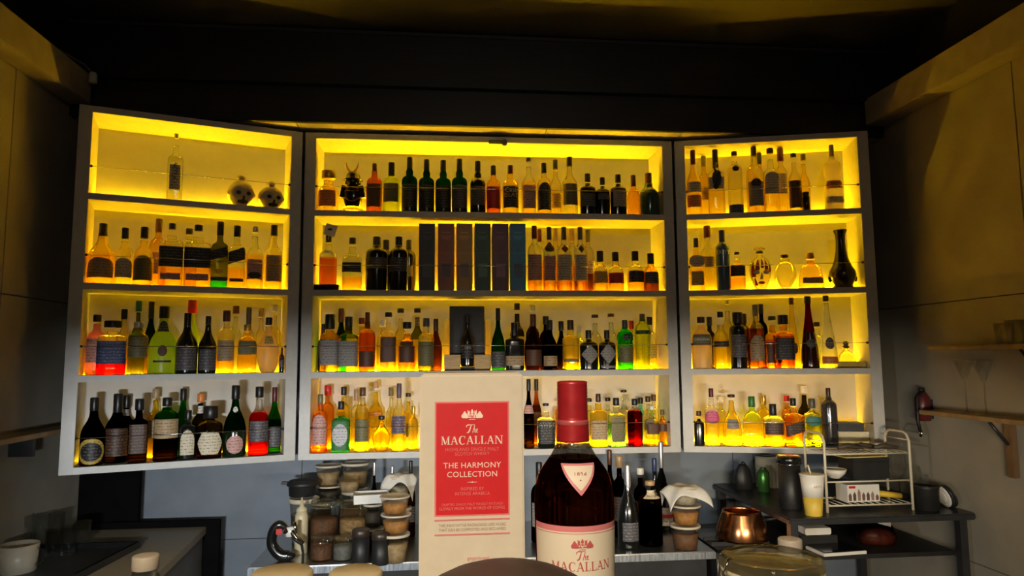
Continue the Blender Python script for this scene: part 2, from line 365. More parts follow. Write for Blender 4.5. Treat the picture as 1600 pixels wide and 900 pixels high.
# shape: profile up to the neck, section exponent, depth scale, cap start, cap radius
SHP = {
 'round': ([(0, .86), (.012, .98), (.03, 1), (.58, 1), (.635, .95), (.675, .82), (.70, .62), (.72, .45), (.745, .37), (.80, .35), (.84, .35)], 2, 1, .80, .39),
 'tall': ([(0, .86), (.012, .98), (.03, 1), (.52, 1), (.57, .93), (.61, .76), (.65, .52), (.69, .39), (.74, .34), (.84, .33)], 2, 1, .82, .38),
 'slope': ([(0, .86), (.012, .98), (.03, 1), (.44, 1), (.50, .95), (.56, .82), (.62, .62), (.67, .47), (.72, .38), (.80, .33), (.86, .32)], 2, 1, .78, .38),
 'square': ([(0, .90), (.01, .98), (.025, 1), (.60, 1), (.635, .95), (.66, .76), (.68, .50), (.70, .40), (.74, .37), (.82, .36)], 5, .85, .79, .42),
 'slab': ([(0, .90), (.01, .98), (.025, 1), (.66, 1), (.70, .95), (.72, .70), (.735, .45), (.75, .40), (.80, .38)], 6, .7, .78, .50),
 'apoth': ([(0, .92), (.012, .99), (.03, 1), (.60, 1), (.655, .92), (.685, .70), (.71, .42), (.73, .33), (.77, .32)], 2.6, .8, .74, .36),
 'stubby': ([(0, .88), (.012, .98), (.03, 1), (.42, 1), (.50, .96), (.57, .84), (.62, .66), (.66, .46), (.70, .40), (.76, .40)], 2, 1, .72, .46),
 'cone': ([(0, .90), (.01, .98), (.03, 1), (.12, 1), (.25, .92), (.42, .74), (.58, .54), (.72, .38), (.84, .29), (.90, .28)], 2, 1, .86, .36),
 'bulb': ([(0, .55), (.02, .66), (.08, .78), (.20, .94), (.34, 1), (.46, .96), (.58, .78), (.66, .56), (.71, .36), (.76, .27), (.84, .26)], 2, .8, .80, .33),
 'flask': ([(0, .92), (.012, .98), (.03, 1), (.54, 1), (.62, .95), (.68, .82), (.73, .60), (.76, .38), (.79, .30), (.84, .30)], 3, .6, .82, .36),
 'trap': ([(0, .94), (.012, .99), (.04, 1), (.30, .94), (.52, .82), (.60, .70), (.66, .48), (.69, .32), (.73, .27), (.78, .27)], 3.4, .7, .75, .36),
 'pinch': ([(0, .92), (.012, .99), (.03, 1), (.38, .98), (.43, .86), (.47, .80), (.51, .86), (.56, .96), (.68, .96), (.72, .84), (.75, .52), (.77, .38), (.82, .32)], 2.6, .9, .78, .32),
 'bell': ([(0, .90), (.012, .98), (.03, 1), (.30, 1), (.40, .95), (.50, .82), (.58, .62), (.64, .44), (.70, .34), (.80, .28), (.88, .27)], 2, .9, .76, .32),
 'ten': ([(0, .70), (.012, .74), (.30, .84), (.62, .98), (.66, 1), (.72, .98), (.78, .84), (.82, .60), (.84, .44), (.86, .38), (.90, .36)], 2, 1, .86, .38),
 'tanq': ([(0, .86), (.012, .94), (.03, .95), (.52, .95), (.56, .90), (.60, 1.0), (.68, 1.0), (.74, .86), (.78, .60), (.80, .40), (.84, .34)], 2, 1, .80, .34),
 'thick': ([(0, .92), (.012, .99), (.03, 1), (.66, 1), (.70, .98), (.74, .88), (.77, .66), (.79, .45), (.81, .40), (.84, .38)], 2, 1, .82, .40),
 'islay': ([(0, .88), (.012, .98), (.03, 1), (.56, 1), (.61, .94), (.64, .78), (.66, .52), (.68, .43), (.71, .46), (.745, .46), (.77, .40), (.80, .34), (.86, .33)], 2, 1, .80, .37),
 'can': ([(0, .92), (.02, 1), (.72, 1), (.76, .9)], 2, 1, .74, .9),
}
def prof_r(pr, h):
    for (h0, r0), (h1, r1) in zip(pr, pr[1:]):
        if h <= h1: return r0 + (r1 - r0) * (h - h0) / max(1e-6, h1 - h0)
    return pr[-1][1]
def patch(name, mat, root, pr, Hh, R, n, dy, h0, h1, halfw, rows=12, cols=10, off=0.0007, th0=-PI / 2):
    """label: a patch proud of the body; halfw(t) is the half angle at t in 0..1"""
    V, Fc = [], []
    for i in range(rows + 1):
        t = (1 - math.cos(PI * i / rows)) / 2; h = h0 + (h1 - h0) * t; r = prof_r(pr, h) * R; a = halfw(t)
        for j in range(cols + 1):
            th = th0 + a * (2 * j / cols - 1)
            q = r * sect(th, n) + off
            V.append((q * math.cos(th), q * math.sin(th) * dy - (off if dy < 1 else 0), h * Hh))
    for i in range(rows):
        for j in range(cols):
            k = i * (cols + 1) + j
            Fc.append((k, k + 1, k + cols + 2, k + cols + 1))
    return raw(name, V, Fc, mat, root, True)
LSH = {
 'rect': (lambda t, a: a), 'oval': (lambda t, a: a * math.sqrt(max(0.0, 1 - (2 * t - 1) ** 2)) + 0.01),
 'arch': (lambda t, a: a if t < 0.55 else a * math.sqrt(max(0.0, 1 - ((t - 0.55) / 0.45) ** 2)) + 0.01),
 'diam': (lambda t, a: a * (1 - abs(2 * t - 1)) + 0.01), 'hex': (lambda t, a: a * min(1, 0.55 + 0.9 * (0.5 - abs(t - 0.5)))),
}
def wrap_text(root, s, size, h, pr, Hh, R, n, dy, mat, space=1.0, off=0.0015):
    vs, fs = textmesh(s, size, space)
    r = prof_r(pr, h) * R
    V = []
    for x, y in vs:
        th = -PI / 2 + (x / r if n == 2 else x / r * 0.85); q = r * sect(th, n) + off
        V.append((q * math.cos(th), q * math.sin(th) * dy - off * (dy < 1), h * Hh + y))
    return raw('lettering', V, fs, mat, root)
def make_bottle(root, Hh, R, shape, gk, lk, lvl, cap, labels):
    pr, n, dy, c0, rc = SHP[shape]
    seg = 32 if n > 2 else 26
    P = [(h * Hh, r * R) for h, r in pr]
    fl = 10 if shape == 'ten' else 0
    if lk == '-' or gk in OPAQ or gk in FROST:
        lt('glass_body', gmat(gk), root, P, seg=seg, n=n, dy=dy, flute=fl)
    else:
        z = lvl * Hh; rz = prof_r(pr, lvl) * R; bz = 0.022
        lo = [p for p in P if p[0] < z - 0.0005] + [(z, rz)]
        hi = [(z, rz)] + [p for p in P if p[0] > z + 0.0005]
        lt('liquid', gmat(lk), root, lo, seg=seg, n=n, dy=dy, top=False, flute=fl)
        lt('glass_body', gmat(gk), root, hi, seg=seg, n=n, dy=dy, bottom=False, flute=fl)
    if cap != '-':
        cs = cap.split(':'); hs = float(cs[1]) if len(cs) > 1 and cs[1] else c0; rr = float(cs[2]) if len(cs) > 2 else rc
        zb, a = hs * Hh, rr * R
        lt('cap', cmat(cs[0]), root, [(zb, a * .96), (zb + .002, a), (Hh - .004, a), (Hh - .001, a * .93), (Hh, a * .8)], seg=18)
    if labels != '-':
        for li, L in enumerate(labels.split(',')):
            q = L.split(':'); kind = q[0]; h0, h1 = float(q[1]), float(q[2]); a = float(q[4]) if len(q) > 4 else 1.15
            if kind == 'slash':      # slanted band
                V, Fc = [], []
                for j in range(11):
                    th = -PI / 2 + a * (2 * j / 10 - 1)
                    for i in range(5):
                        h = h0 + (h1 - h0) * (0.35 * j / 10 + 0.65 * i / 4)
                        rq = prof_r(pr, h) * R * sect(th, n) + 0.0008
                        V.append((rq * math.cos(th), rq * math.sin(th) * dy - 0.0006, h * Hh))
                for j in range(10):
                    for i in range(4):
                        k = j * 5 + i; Fc.append((k, k + 5, k + 6, k + 1))
                raw('label', V, Fc, lmat(q[3]), root, True); continue
            f = LSH[kind]
            patch('label', lmat(q[3]), root, pr, Hh, R, n, dy, h0, h1, lambda t, f=f, a=a: f(t, a), off=0.0007 + 0.0006 * li)
ROWN = ['top', 'second', 'third', 'bottom']
ORD = ['first', 'second', 'third', 'fourth', 'fifth', 'sixth', 'seventh', 'eighth', 'ninth', 'tenth', 'eleventh', 'twelfth', 'thirteenth', 'fourteenth', 'fifteenth',
       'sixteenth', 'seventeenth', 'eighteenth', 'nineteenth', 'twentieth'] + ['twenty-' + a for a in ('first', 'second', 'third', 'fourth', 'fifth', 'sixth', 'seventh', 'eighth', 'ninth')] + \
      ['thirtieth'] + ['thirty-' + a for a in ('first', 'second', 'third', 'fourth', 'fifth', 'sixth', 'seventh', 'eighth')]
DV = {'f': 0.058, 'm': 0.115, 'b': 0.192}

# one line per bottle:  x  top  width  shape  glass  liquid  level  cap  labels  depth | look
ROWS = {}
ROWS['L', 0] = '''
275 209 23 square clear clear .45 silver:.93:.3 rect:.16:.52:cream:.6 f|tall clear tapered bottle with calligraphy label standing alone
@skull 376 275 43 f|larger ivory ceramic skull mug with round knob
@skull 423 285 40 f|smaller ivory ceramic skull mug with dark jaw
'''
ROWS['L', 1] = '''
159.7 349 40 slope yellow amber .5 black:.79:.3 arch:.1:.42:tan f|broad amber bottle with tan arched label and black cap
195.6 356 27 stubby pale yellow .42 black:.8:.4 arch:.12:.46:cream f|small pale bottle with cream arched label
223 354.6 30 stubby pale yellow .42 black:.8:.4 arch:.08:.5:olive f|pale bottle with dark olive arched label
247.6 342 26 round peach orange .5 brown rect:.2:.5:rose b|taller orange bottle with brown cap behind its neighbours
268.4 349 35 slab clear amber .3 black:.9:.3 rect:.30:.62:black:1.0,rect:.10:.2:rose:.7 f|square clear bottle with wide black label
295 357 25 square clear yellow .45 black:.9:.42 - b|clear bottle showing only its neck between two squares
310 351.6 40 slab clear amber .34 black:.9:.32 rect:.30:.62:black:1.0,rect:.10:.2:rose:.7 f|wider square clear bottle with wide black label
343.6 346.5 25 square olive green .14 black:.79:.42 slash:.40:.62:black:1.0,rect:.2:.28:yellow:.4,rect:.1:.16:navy:.9 f|olive square bottle with slanted black band and green base
371 352.8 26 square clear amber .33 black:.82:.42 slash:.36:.66:black:1.0,rect:.1:.15:dkbrown:.7 f|clear square bottle with slanted black label and amber base
397.5 354 29 tall clear peach .55 silver:.9:.36 rect:.15:.46:rose:.9,hex:.16:.26:black:.8 f|peach bottle with pale label and black lozenge
428 351.6 28 tall pale peach .50 black:.83:.38 rect:.12:.52:tan:1.0 f|peach bottle with black cap and small bird label
'''
ROWS['L', 2] = '''
147 491.6 28 round pinkfrost - 0 black:.88:.42 rect:.2:.6:rose b|pink bottle at the far left end
175.5 501 41 slab clear red .30 black:.87:.62 rect:.20:.62:navy:1.0 f|squat decanter bottle of red liqueur with navy label
197 483 24 tall pale yellow .5 black:.84:.42 - b|pale yellow bottle with black cap behind the decanter
216 503 30 thick clear yellow .28 silver:.9:.5 rect:.32:.72:olive f|round-shouldered yellow bottle with olive label
219 470 22 tall olive olive .5 teal:.85:.5 - b|dark bottle with teal cap in the back row
236 471 24 slope dkgreen dkgreen .5 black:.76:.45 - b|dark green bottle with black neck in the back row
249 486 22 tall dkgreen dkgreen .5 black:.7:.5 - b|short dark green bottle behind the lime one
256 478.5 50 bell limefrost - 0 black:.82:.34 arch:.62:.78:black:.9,oval:.26:.42:brown:.3,rect:.17:.2:black:.6 m|large lime green sparkling bottle with black neck label
293 489 34 slope black - 0 black:.78:.34 rect:.06:.42:dkgrey:1.0 f|black wine bottle with dark grey label
300 469 30 bell limefrost - 0 red:.82:.46 - b|lime bottle with bright red capsule behind black one
325.6 494 28 slope black - 0 black:.8:.32 rect:.06:.42:dkgrey:1.0 f|shorter black wine bottle with dark grey label
353 485 27 round pale amber .30 brown:.82:.44 rect:.2:.52:tan f|tan-labelled bottle with brown cap and amber base
371 478 21 tall clear pale .5 brown:.88:.5 - b|clear bottle with pale looped neck in the back row
389 480 22 tall pale yellow .5 dkgrey:.7:.42 - b|yellow bottle with long dark neck in the back row
387 507 30 flask yellow yellow .5 gold:.86:.4 rect:.38:.66:olive:1.0 f|flat yellow bottle with olive picture label
405 481 20 tall pale pale .5 gold:.86:.5 - b|pale yellow bottle with gold cap in the back row
420 496 36 bulb eggfrost - 0 black:.86:.3 rect:.52:.66:gold:.5 f|egg-shaped yellow bottle with small black stopper
431 476 23 tall pale pale .5 white:.9:.42 - b|tall frosted pale bottle in the back row
442 543 8 round black - 0 black rect:.2:.5:dkgrey f|tiny black miniature bottle at the right end
'''
ROWS['L', 3] = '''
147 621 36 slope dark - 0 black:.8:.36 oval:.02:.40:gold:1.25,oval:.07:.34:black:.95 f|dark bottle with large gold oval plate at its base
182.5 615 42 slope dark - 0 black:.72:.38 rect:.1:.5:dkbrown f|broad dark brown bottle with long black neck
197 617.5 28 tall dark - 0 black:.8:.45 rect:.68:.78:grey b|dark bottle with pale neck label in the back row
217.5 623 28 square dark - 0 black:.82:.5 rect:.15:.6:dkbrown:.9 f|square dark plum bottle with black cap
243 607.5 24 tall yellow amber .55 tan:.86:.45 rect:.3:.55:tan b|tall olive amber bottle in the back row
261 621 37 thick green dark .42 black:.86:.4 rect:.36:.66:tan:1.2 f|round green bottle with tan band label
286 607 25 slope green green .5 black:.82:.4 - b|bright green bottle with black cap in the back row
293 641 26 apoth black - 0 black:.8:.4 arch:.1:.6:cream:.8 f|small black bottle with white arched label
313 615 24 tall smoke dark .5 orange:.86:.45 rect:.68:.8:white b|dark bottle with orange cap in the back row
329 634 38 apoth smoke dark .5 black:.76:.6 hex:.08:.50:cream:1.1 f|wide smoky bottle with cream hexagonal label
367.5 602 36 bell dkgreen blackgreen .35 black:.80:.36 oval:.05:.30:rose:.75,oval:.62:.7:white:.5 f|dark green flared bottle with round pale seal
405 604 30 tall clear red .62 black:.84:.42 rect:.2:.5:dkgrey:1.2 f|red aperitif bottle with clear neck and black cap
431 605 22 slope green dkgreen .5 maroon:.78:.38 rect:.1:.4:dkgrey m|green wine bottle with maroon capsule at right end
'''
ROWS['C', 0] = '''
512 267 33 stubby peach peach .55 gold:.8:.68 rect:.12:.5:orange:.9 f|peach bottle with broad flat gold stopper
@samurai 551.5 256 39 f|black armoured warrior figure bottle with gold horned helmet
585 255.6 25 round rust rust .6 brown:.84:.3 rect:.1:.56:brown:1.0 f|rust brown bottle with vertical dark label
611.6 254 27 round lime lime .5 black:.72:.38 rect:.2:.56:olive:1.0 f|lime green bottle with tall black cap
640 246 25 islay dkgreen blackgreen .5 black:.8:.38 rect:.08:.5:black f|tallest dark green bottle with black label
666.5 249.5 25 islay dkgreen blackgreen .55 black:.8:.38 rect:.08:.5:black f|dark green bottle with brighter green shoulders
692.6 250.7 25 islay dkgreen blackgreen .5 black:.8:.38 rect:.08:.5:black f|dark green bottle with black label
718 248.5 25 islay dkgreen blackgreen .5 black:.8:.38 rect:.08:.5:dkgrey f|dark green bottle with plain dark label
746.6 252 25 islay black - 0 black:.8:.38 rect:.15:.5:dkgrey f|black bottle with green-black neck ring
771 259 23 round amber redam .55 black:.8:.38 rect:.1:.54:red:1.1 f|amber bottle with red label and black cap
797.6 258.6 26 round yellow yellow .6 brown:.82:.36 rect:.12:.55:black:1.15 f|amber bottle with black label reading Cask ISLAY
826 247 24 tall clear peach .58 black:.93:.36 rect:.1:.5:rose:1.0 f|peach bottle with clear neck and thin black top
850 255 23 round pale yellow .6 black:.8:.38 arch:.08:.60:black:1.15 f|bottle with black arched portrait label
868 250 20 tall pale yellow .5 black:.84:.4 rect:.15:.4:yellow:1.0 m|narrow pale yellow bottle half hidden
890 245.6 25 tall pale pale .4 black:.84:.38 rect:.16:.52:olive:1.1 f|tall pale bottle with olive label
919 271.6 26 apoth black - 0 black:.8:.36 rect:.2:.5:dkgrey:.9 f|squat black bottle, leftmost of three
941 277.4 23 apoth black - 0 black:.8:.36 rect:.4:.55:dkgrey:.8 f|smallest squat black bottle, middle of three
966 273 26 apoth black - 0 black:.8:.36 rect:.2:.6:grey:.8 f|squat black bottle with grey label, rightmost of three
990 274 21 stubby orange orange .55 brown:.72:.4 - f|bright orange bottle glowing beside the teal one
1018 271 33 stubby tealdark - 0 brown:.72:.34 - f|dark teal bottle with round shoulders
'''
ROWS['C', 1] = '''
513 368 26 square clear rust .55 black:.86:.36 rect:.62:.7:white:.5 s|rust whisky bottle raised on a black stand
550.6 371.6 30 square clear amber .26 black:.88:.36 rect:.34:.52:black:1.0 f|clear square bottle with black label and low amber liquid
588.5 370 35 thick black - 0 black:.74:.36 rect:.4:.6:dkgrey f|wide black bottle, leftmost of four black ones
603 375 26 thick black - 0 black:.76:.4 - b|black bottle behind the two front black ones
623 370 30 thick black - 0 black:.74:.38 rect:.35:.6:dkgrey f|black bottle with grey label, front of the black group
639 375 22 thick black - 0 black:.76:.4 rect:.3:.5:grey:.6 b|black bottle with bright glint beside the cartons
@carton 654.7 680 351.6 black|black bottle carton, leftmost of six upright cartons
@carton 684 710 351.6 redbrown|red-brown bottle carton, second of six upright cartons
@carton 712.8 738 351.6 ochre|ochre bottle carton with dark square, third of six
@carton 741 766.2 351.6 bottlegreen|dark green bottle carton, fourth of six upright cartons
@carton 768.4 794 351.6 plum|plum bottle carton, fifth of six upright cartons
@carton 796 820.5 351.6 blue|blue bottle carton, rightmost of six upright cartons
835 353 23 round clear amber .4 maroon:.8:.38 rect:.16:.55:rose:1.2 f|bottle with dark red cap and rose label
843 358 18 round clear amber .5 maroon:.8:.4 - b|dark red capped bottle in the back row
858 355 20 round clear amber .5 dkgrey:.8:.4 rect:.16:.54:rose:1.2,oval:.6:.76:brown:1.0 f|bottle with brown neck seal and rose label
868 357 20 round clear amber .5 tan:.8:.4 - b|tan capped bottle in the back row
881 355 25 round clear orange .4 dkgrey:.8:.36 rect:.16:.56:cream:1.2,diam:.58:.72:brown:.5 f|bottle with cream label and brown triangle seal
894 357 20 round clear amber .5 tan:.8:.4 - b|pale capped bottle in the back row
906.6 355 23 round clear orange .4 dkgrey:.8:.36 rect:.16:.56:cream:1.2,diam:.58:.72:black:.5 f|bottle with cream label and black triangle seal
919 359 20 round clear brown .5 olive:.8:.4 rect:.3:.5:cream b|amber bottle with olive cap in the back row
938 392 24 stubby pale amber .45 black:.72:.46 rect:.2:.48:gold:1.2 f|short bottle with gold label and black cap
962 394 26 stubby pale orange .45 black:.76:.42 rect:.2:.46:red:1.2 f|short bottle with bright red label
993 392.6 27 stubby pale amber .45 black:.76:.42 rect:.22:.5:black:1.2 f|short bottle with black label
1017 396 24 stubby amber brown .5 black:.72:.46 rect:.2:.5:dkgrey:1.2 f|short dark brown bottle at the right end
'''
ROWS['C', 2] = '''
492 506 14 square black - 0 black rect:.3:.6:dkgrey b|dark bottle edge at the far left
516 491 29 square amber orange .55 black:.74:.55 rect:.12:.55:grey:1.1 f|orange bottle with stepped black cap and grey label
533 482 21 slope dkgreen emerald .5 brown:.78:.45 - b|dark green bottle with green glow in the back row
544 494.6 31 square olive yellow .6 black:.82:.4 rect:.1:.55:grey:1.1 f|yellow-green bottle with black cap and grey label
565 496.5 22 round yellow yellow .6 maroon:.88:.45 - b|yellow bottle with small dark red cap
574 488 26 round amber redam .65 brown:.72:.3 rect:.08:.34:brown:1.1 f|red amber bottle with brown stopper
598 499 19 round pale yellow .5 white:.86:.5 - b|small white-capped yellow bottle in the back row
607 488 24 square pale yellow .6 black:.92:.48 rect:.16:.58:brown:1.1 f|yellow bottle with brown picture label
626 482 22 tall pale yellow .5 black:.93:.48 - b|yellow bottle with thin black stopper in the back row
636 503 28 stubby amber orange .5 black:.86:.5 rect:.18:.60:brown:1.0 f|round orange bottle with wide black stopper
652 482 22 tall olive yellow .5 black:.93:.48 rect:.72:.86:dkgrey:1.4 b|olive bottle with black neck wrap in the back row
666 497 26 round pale olive .5 dkgrey:.84:.42 rect:.1:.55:olive:1.2 f|bottle with large olive label and grey cap
681 498 20 slope brown brown .6 dkbrown:.76:.4 - m|dark brown bottle beside the oak display cradle
@cradle 730 478 74 f|black whisky bottle in open black case on pale oak cradle
781 481.6 24 bell dkgreen dkgreen .6 black:.80:.34 rect:.05:.3:dkgrey f|green sparkling wine bottle with long dark neck
801 504 32 square black - 0 black:.74:.36 rect:.1:.3:tan:1.2 f|black bottle with low tan label
808 474 23 tall smoke clear .5 black:.9:.4 rect:.6:.72:black:1.0 b|tall ornate smoky bottle in the back row
833 491 28 slope brown brown .6 brown:.78:.36 rect:.08:.36:brown:1.1 f|brown bottle with brown label
832 476 22 tall smoke smoke .5 white:.9:.42 - b|tall bottle with white cap in the back row
859 500 24 slope dark - 0 black:.8:.42 rect:.08:.28:tan:1.1 f|dark bottle with tan label at its base
853 494 20 round dark - 0 black:.84:.5 - b|dark bottle in the back row behind the tan-labelled
877 502 17 slope dark - 0 black:.8:.5 - b|narrow dark bottle in the back row
891.6 500 25 square yellow yellow .6 dkbrown:.8:.42 rect:.16:.22:olive:1.1 f|bright yellow square bottle with dark cap
905 509.6 20 round clear pale .5 white:.84:.5 - b|white-capped clear bottle in the back row
920 515.6 29 apoth black - 0 black:.78:.34 diam:.14:.62:grey:1.0 f|black apothecary bottle with grey diamond label
930 491.6 22 tall clear pale .5 black:.94:.5 - b|clear bottle with thin black stopper behind diamond-labelled bottle
948.5 515.6 27 apoth black - 0 black:.78:.34 diam:.14:.66:grey:1.0,rect:.04:.1:grey:.9 f|black apothecary bottle with mauve diamond label
955 490 22 tall clear pale .5 dkbrown:.94:.5 - b|clear bottle with dark brown stopper in the back row
976.6 500 26 tanq emerald green .25 dkgrey:.82:.34 rect:.14:.46:olive:1.2,oval:.58:.72:black:.5 f|green shaker-shaped gin bottle with dark label
987 501 15 round pale yellow .5 red:.82:.5 - b|bottle with small red cap in the back row
1004 490.5 26 ten lime lime .6 olive:.86:.34 rect:.63:.70:dkgreenlab:1.3 f|lime green fluted gin bottle
1024 495 22 round pale yellow .4 black:.84:.42 rect:.2:.45:yellow:1.1 b|pale yellow bottle with black cap at right end
'''
ROWS['C', 3] = '''
500 616 24 round pinkish redam .15 olive:.84:.36 arch:.14:.66:rose:1.1 f|pink gin bottle with mauve arched label and red base
512 602 22 round orange orange .6 red:.84:.5 - b|orange bottle with red cap in the back row
533 627 28 square yellow emerald .7 black:.84:.36 rect:.04:.68:green:1.0,oval:.12:.56:silver:.75 f|green square bottle with round silver label
537 604 22 round yellow yellow .6 black:.86:.42 - b|yellow bottle with black cap behind the green one
557 608 18 round pale yellow .5 tan:.8:.5 - b|yellow bottle with tan cap in the back row
566.6 605 24 round pale yellow .6 brown:.86:.42 rect:.16:.50:olive:1.1 f|yellow bottle with floral dark label
587 596 23 tall yellow yellow .5 tan:.9:.4 rect:.48:.54:orange:1.0 b|tallest yellow bottle in the back row
596 649 29 bulb yellow yellow .5 black:.88:.36 - f|short round yellow flask with black cap
611 605 17 tall pale yellow .5 olive:.85:.5 - b|yellow bottle with olive cap in the back row
623.5 599 24 slope pale yellow .5 purple:.78:.34 rect:.26:.52:purple:1.1 f|yellow wine bottle with purple-grey label
638 614 18 tall yellow yellow .5 black:.93:.5 rect:.2:.45:olive b|yellow bottle with thin black top in the back row
646 634 16 round yellow yellow .6 gold - m|yellow bottle half hidden by the tall carton
826 592 17 slope dark - 0 black:.82:.42 rect:.5:.62:rose f|dark bottle with black cap right of the carton
838 592 17 slope rust brown .6 black:.82:.42 rect:.3:.5:brown b|rust bottle with black cap in the back row
853 630 28 square clear black .5 black:.94:.36 rect:.10:.62:black:1.0 f|clear square bottle with black lettered label
878 612 22 round orange orange .6 brown - b|orange bottle behind the foreground whisky bottle
903 618 20 round pale yellow .6 tan - b|yellow bottle just left of the back-row pale ones
921 622 18 round pale yellow .5 black:.92:.46 rect:.2:.5:tan b|yellow bottle with thin black cap in the back row
935 615 26 square yellow yellow .55 dkbrown:.84:.32 rect:.14:.50:tan:1.1 f|yellow bottle with tan label and dark stopper
950 621 18 round clear yellow .5 black:.92:.5 - b|clear bottle with thin black cap in the back row
963 621.5 26 square clear aqua .5 black:.84:.4 oval:.36:.62:grey:.5,rect:.1:.6:olive:.7 f|pale aqua square gin bottle with portrait oval label
975 609 21 tall clear pale .5 black:.95:.48 - b|tall clear bottle with thin black stopper
992 623 24 thick clear wine .74 black:.86:.4 - f|dark red bottle with black cap
1001 621 18 round aqua aqua .5 black:.86:.5 - b|pale blue bottle in the back row
1013 619 17 round clear clear .5 dkbrown:.88:.5 rect:.3:.5:grey m|clear bottle with dark brown cap
1023 634 22 square clear orange .22 white:.9:.4 rect:.3:.55:brown:1.0 f|clear square bottle with brown label
1032 616 16 round pale yellow .5 brown:.86:.5 - b|pale bottle with brown cap in the back row
1042 640 15 round orange orange .5 brown:.86:.4 rect:.4:.6:brown f|small orange bottle at the right end
'''
ROWS['R', 0] = '''
1083 235 24 slope yellow yellow .55 maroon:.78:.34 rect:.12:.30:orange:1.1,rect:.34:.5:cream:1.1 f|rum bottle with red cap and colourful orange label
1100 244 20 round yellow yellow .5 olive:.84:.4 rect:.3:.5:tan b|yellow bottle with olive cap in the back row
1118 234 25 square pale yellow .45 black:.72:.36 rect:.38:.56:cream:1.0,oval:.40:.68:black:.5 f|bottle with black ribbon figure hanging on its label
1148 237 23 thick pale pale .7 brown:.93:.4 oval:.66:.76:black:.45,rect:.0:.14:navy:1.2 f|tall frosted bottle with black dot and blue base
1179 228 27 round pale yellow .5 dkbrown:.86:.34 rect:.1:.46:grey:1.0,oval:.38:.50:black:.6 f|bottle with grey label and black circle
1187 239 18 round yellow yellow .5 black:.82:.44 - b|yellow bottle with black cap in the back row
1203 232 23 square clear yellow .5 dkbrown:.92:.48 arch:.28:.62:cream:1.0 f|clear square bottle with pale arched label
1220 228 20 round pale yellow .6 maroon:.80:.50 rect:.3:.6:cream m|bottle with broad maroon cap and pale label
1241 240 21 tall pale pale .4 dkbrown:.93:.44 rect:.06:.52:brown:1.2 f|slim bottle with brown label and dark circle
1256 241 17 tall yellow yellow .5 dkbrown:.9:.46 - b|slim yellow bottle with dark cap in the back row
1260 300 12 can black - 0 black - f|tiny black bottle in front of the slim ones
1300 226.7 27 pinch whitefrost - 0 olive:.8:.28 rect:.32:.44:orange:1.0,rect:.1:.2:cream f|white waisted bottle with painted orange band
'''
ROWS['R', 1] = '''
1088 372 24 square yellow yellow .5 dkgrey:.82:.34 oval:.44:.68:cream:1.0,rect:.1:.36:yellow:.7 f|yellow bottle with round pale collar at left end
1106 353 26 tall pale yellow .5 maroon:.82:.42 rect:.36:.52:tan:.7 m|tall yellow bottle with maroon cap
1129 359.6 22 thick cobalt - 0 navy:.72:.42 - f|blue vodka bottle with SKYY lettering
1152 394 23 square yellow orange .32 dkbrown:.93:.36 rect:.36:.66:dkbrown:1.1 f|short bottle with dark brown label and orange base
@mask 1187.6 387 34 f|egg-shaped bottle painted as a red flame mask
@glasskull 1227 398 34 f|clear glass skull bottle with dark stopper
1267 395 38 trap orange peach .6 gold:.82:.34 rect:.14:.30:tan:.8 f|squat orange bottle with narrow gold neck
@vase 1314 359.6 45 f|black long-necked vase with flared foot
'''
ROWS['R', 2] = '''
1096 495 31 flask eggfrost - 0 dkbrown:.88:.4 rect:.45:.66:olive:1.0 f|frosted yellow flat bottle with slanted lettering label
1109 495 18 round smoke dark .5 black:.82:.5 - b|dark-capped bottle behind the frosted flat one
1126 487 26 stubby pale yellow .5 black:.90:.36 rect:.38:.48:black:1.1 f|round yellow bottle with black band label
1137 469 22 tall pale pale .5 silver:.94:.4 - b|tall pale bottle with clear neck in the back row
1153 488 27 thick black - 0 black:.8:.6 rect:.2:.6:dkgrey:1.0 f|black bottle with wide black cap
1162 490 18 thick black - 0 black:.8:.6 - b|black bottle in the back row behind its twin
1181 476 24 round pale rust .62 grey:.82:.4 arch:.12:.52:tan:1.1 f|amber whiskey bottle with tan arched label
1190 475 18 round dark - 0 black:.84:.44 - b|dark bottle in the back row beside the amber one
1208 494 22 square amber redam .55 black:.92:.56 rect:.1:.5:brown m|red amber bottle with thin black cap
1224 492 30 square amber rust .6 black:.82:.56 rect:.16:.56:black:1.0 f|amber bottle with large black label and wide cap
1239 465 22 cone yellow yellow .65 brown:.9:.36 oval:.2:.36:black:.5 m|tall yellow cone bottle with brown stopper
1263 463 28 cone wine inkred .5 black:.9:.36 oval:.28:.40:dkgrey:.6 f|tall dark red cone bottle
1277 503 20 round clear clear .5 black:.9:.5 - b|white-collared clear bottle between the cone bottles
1291 462 28 cone clear clear .28 dkbrown:.92:.32 oval:.26:.42:dkgrey:.6,rect:.06:.16:orange:1.0 f|tall clear cone bottle with round medallion
@decanter 1330 533 46 f|flat crystal decanter with dark stopper in a gold tray
'''
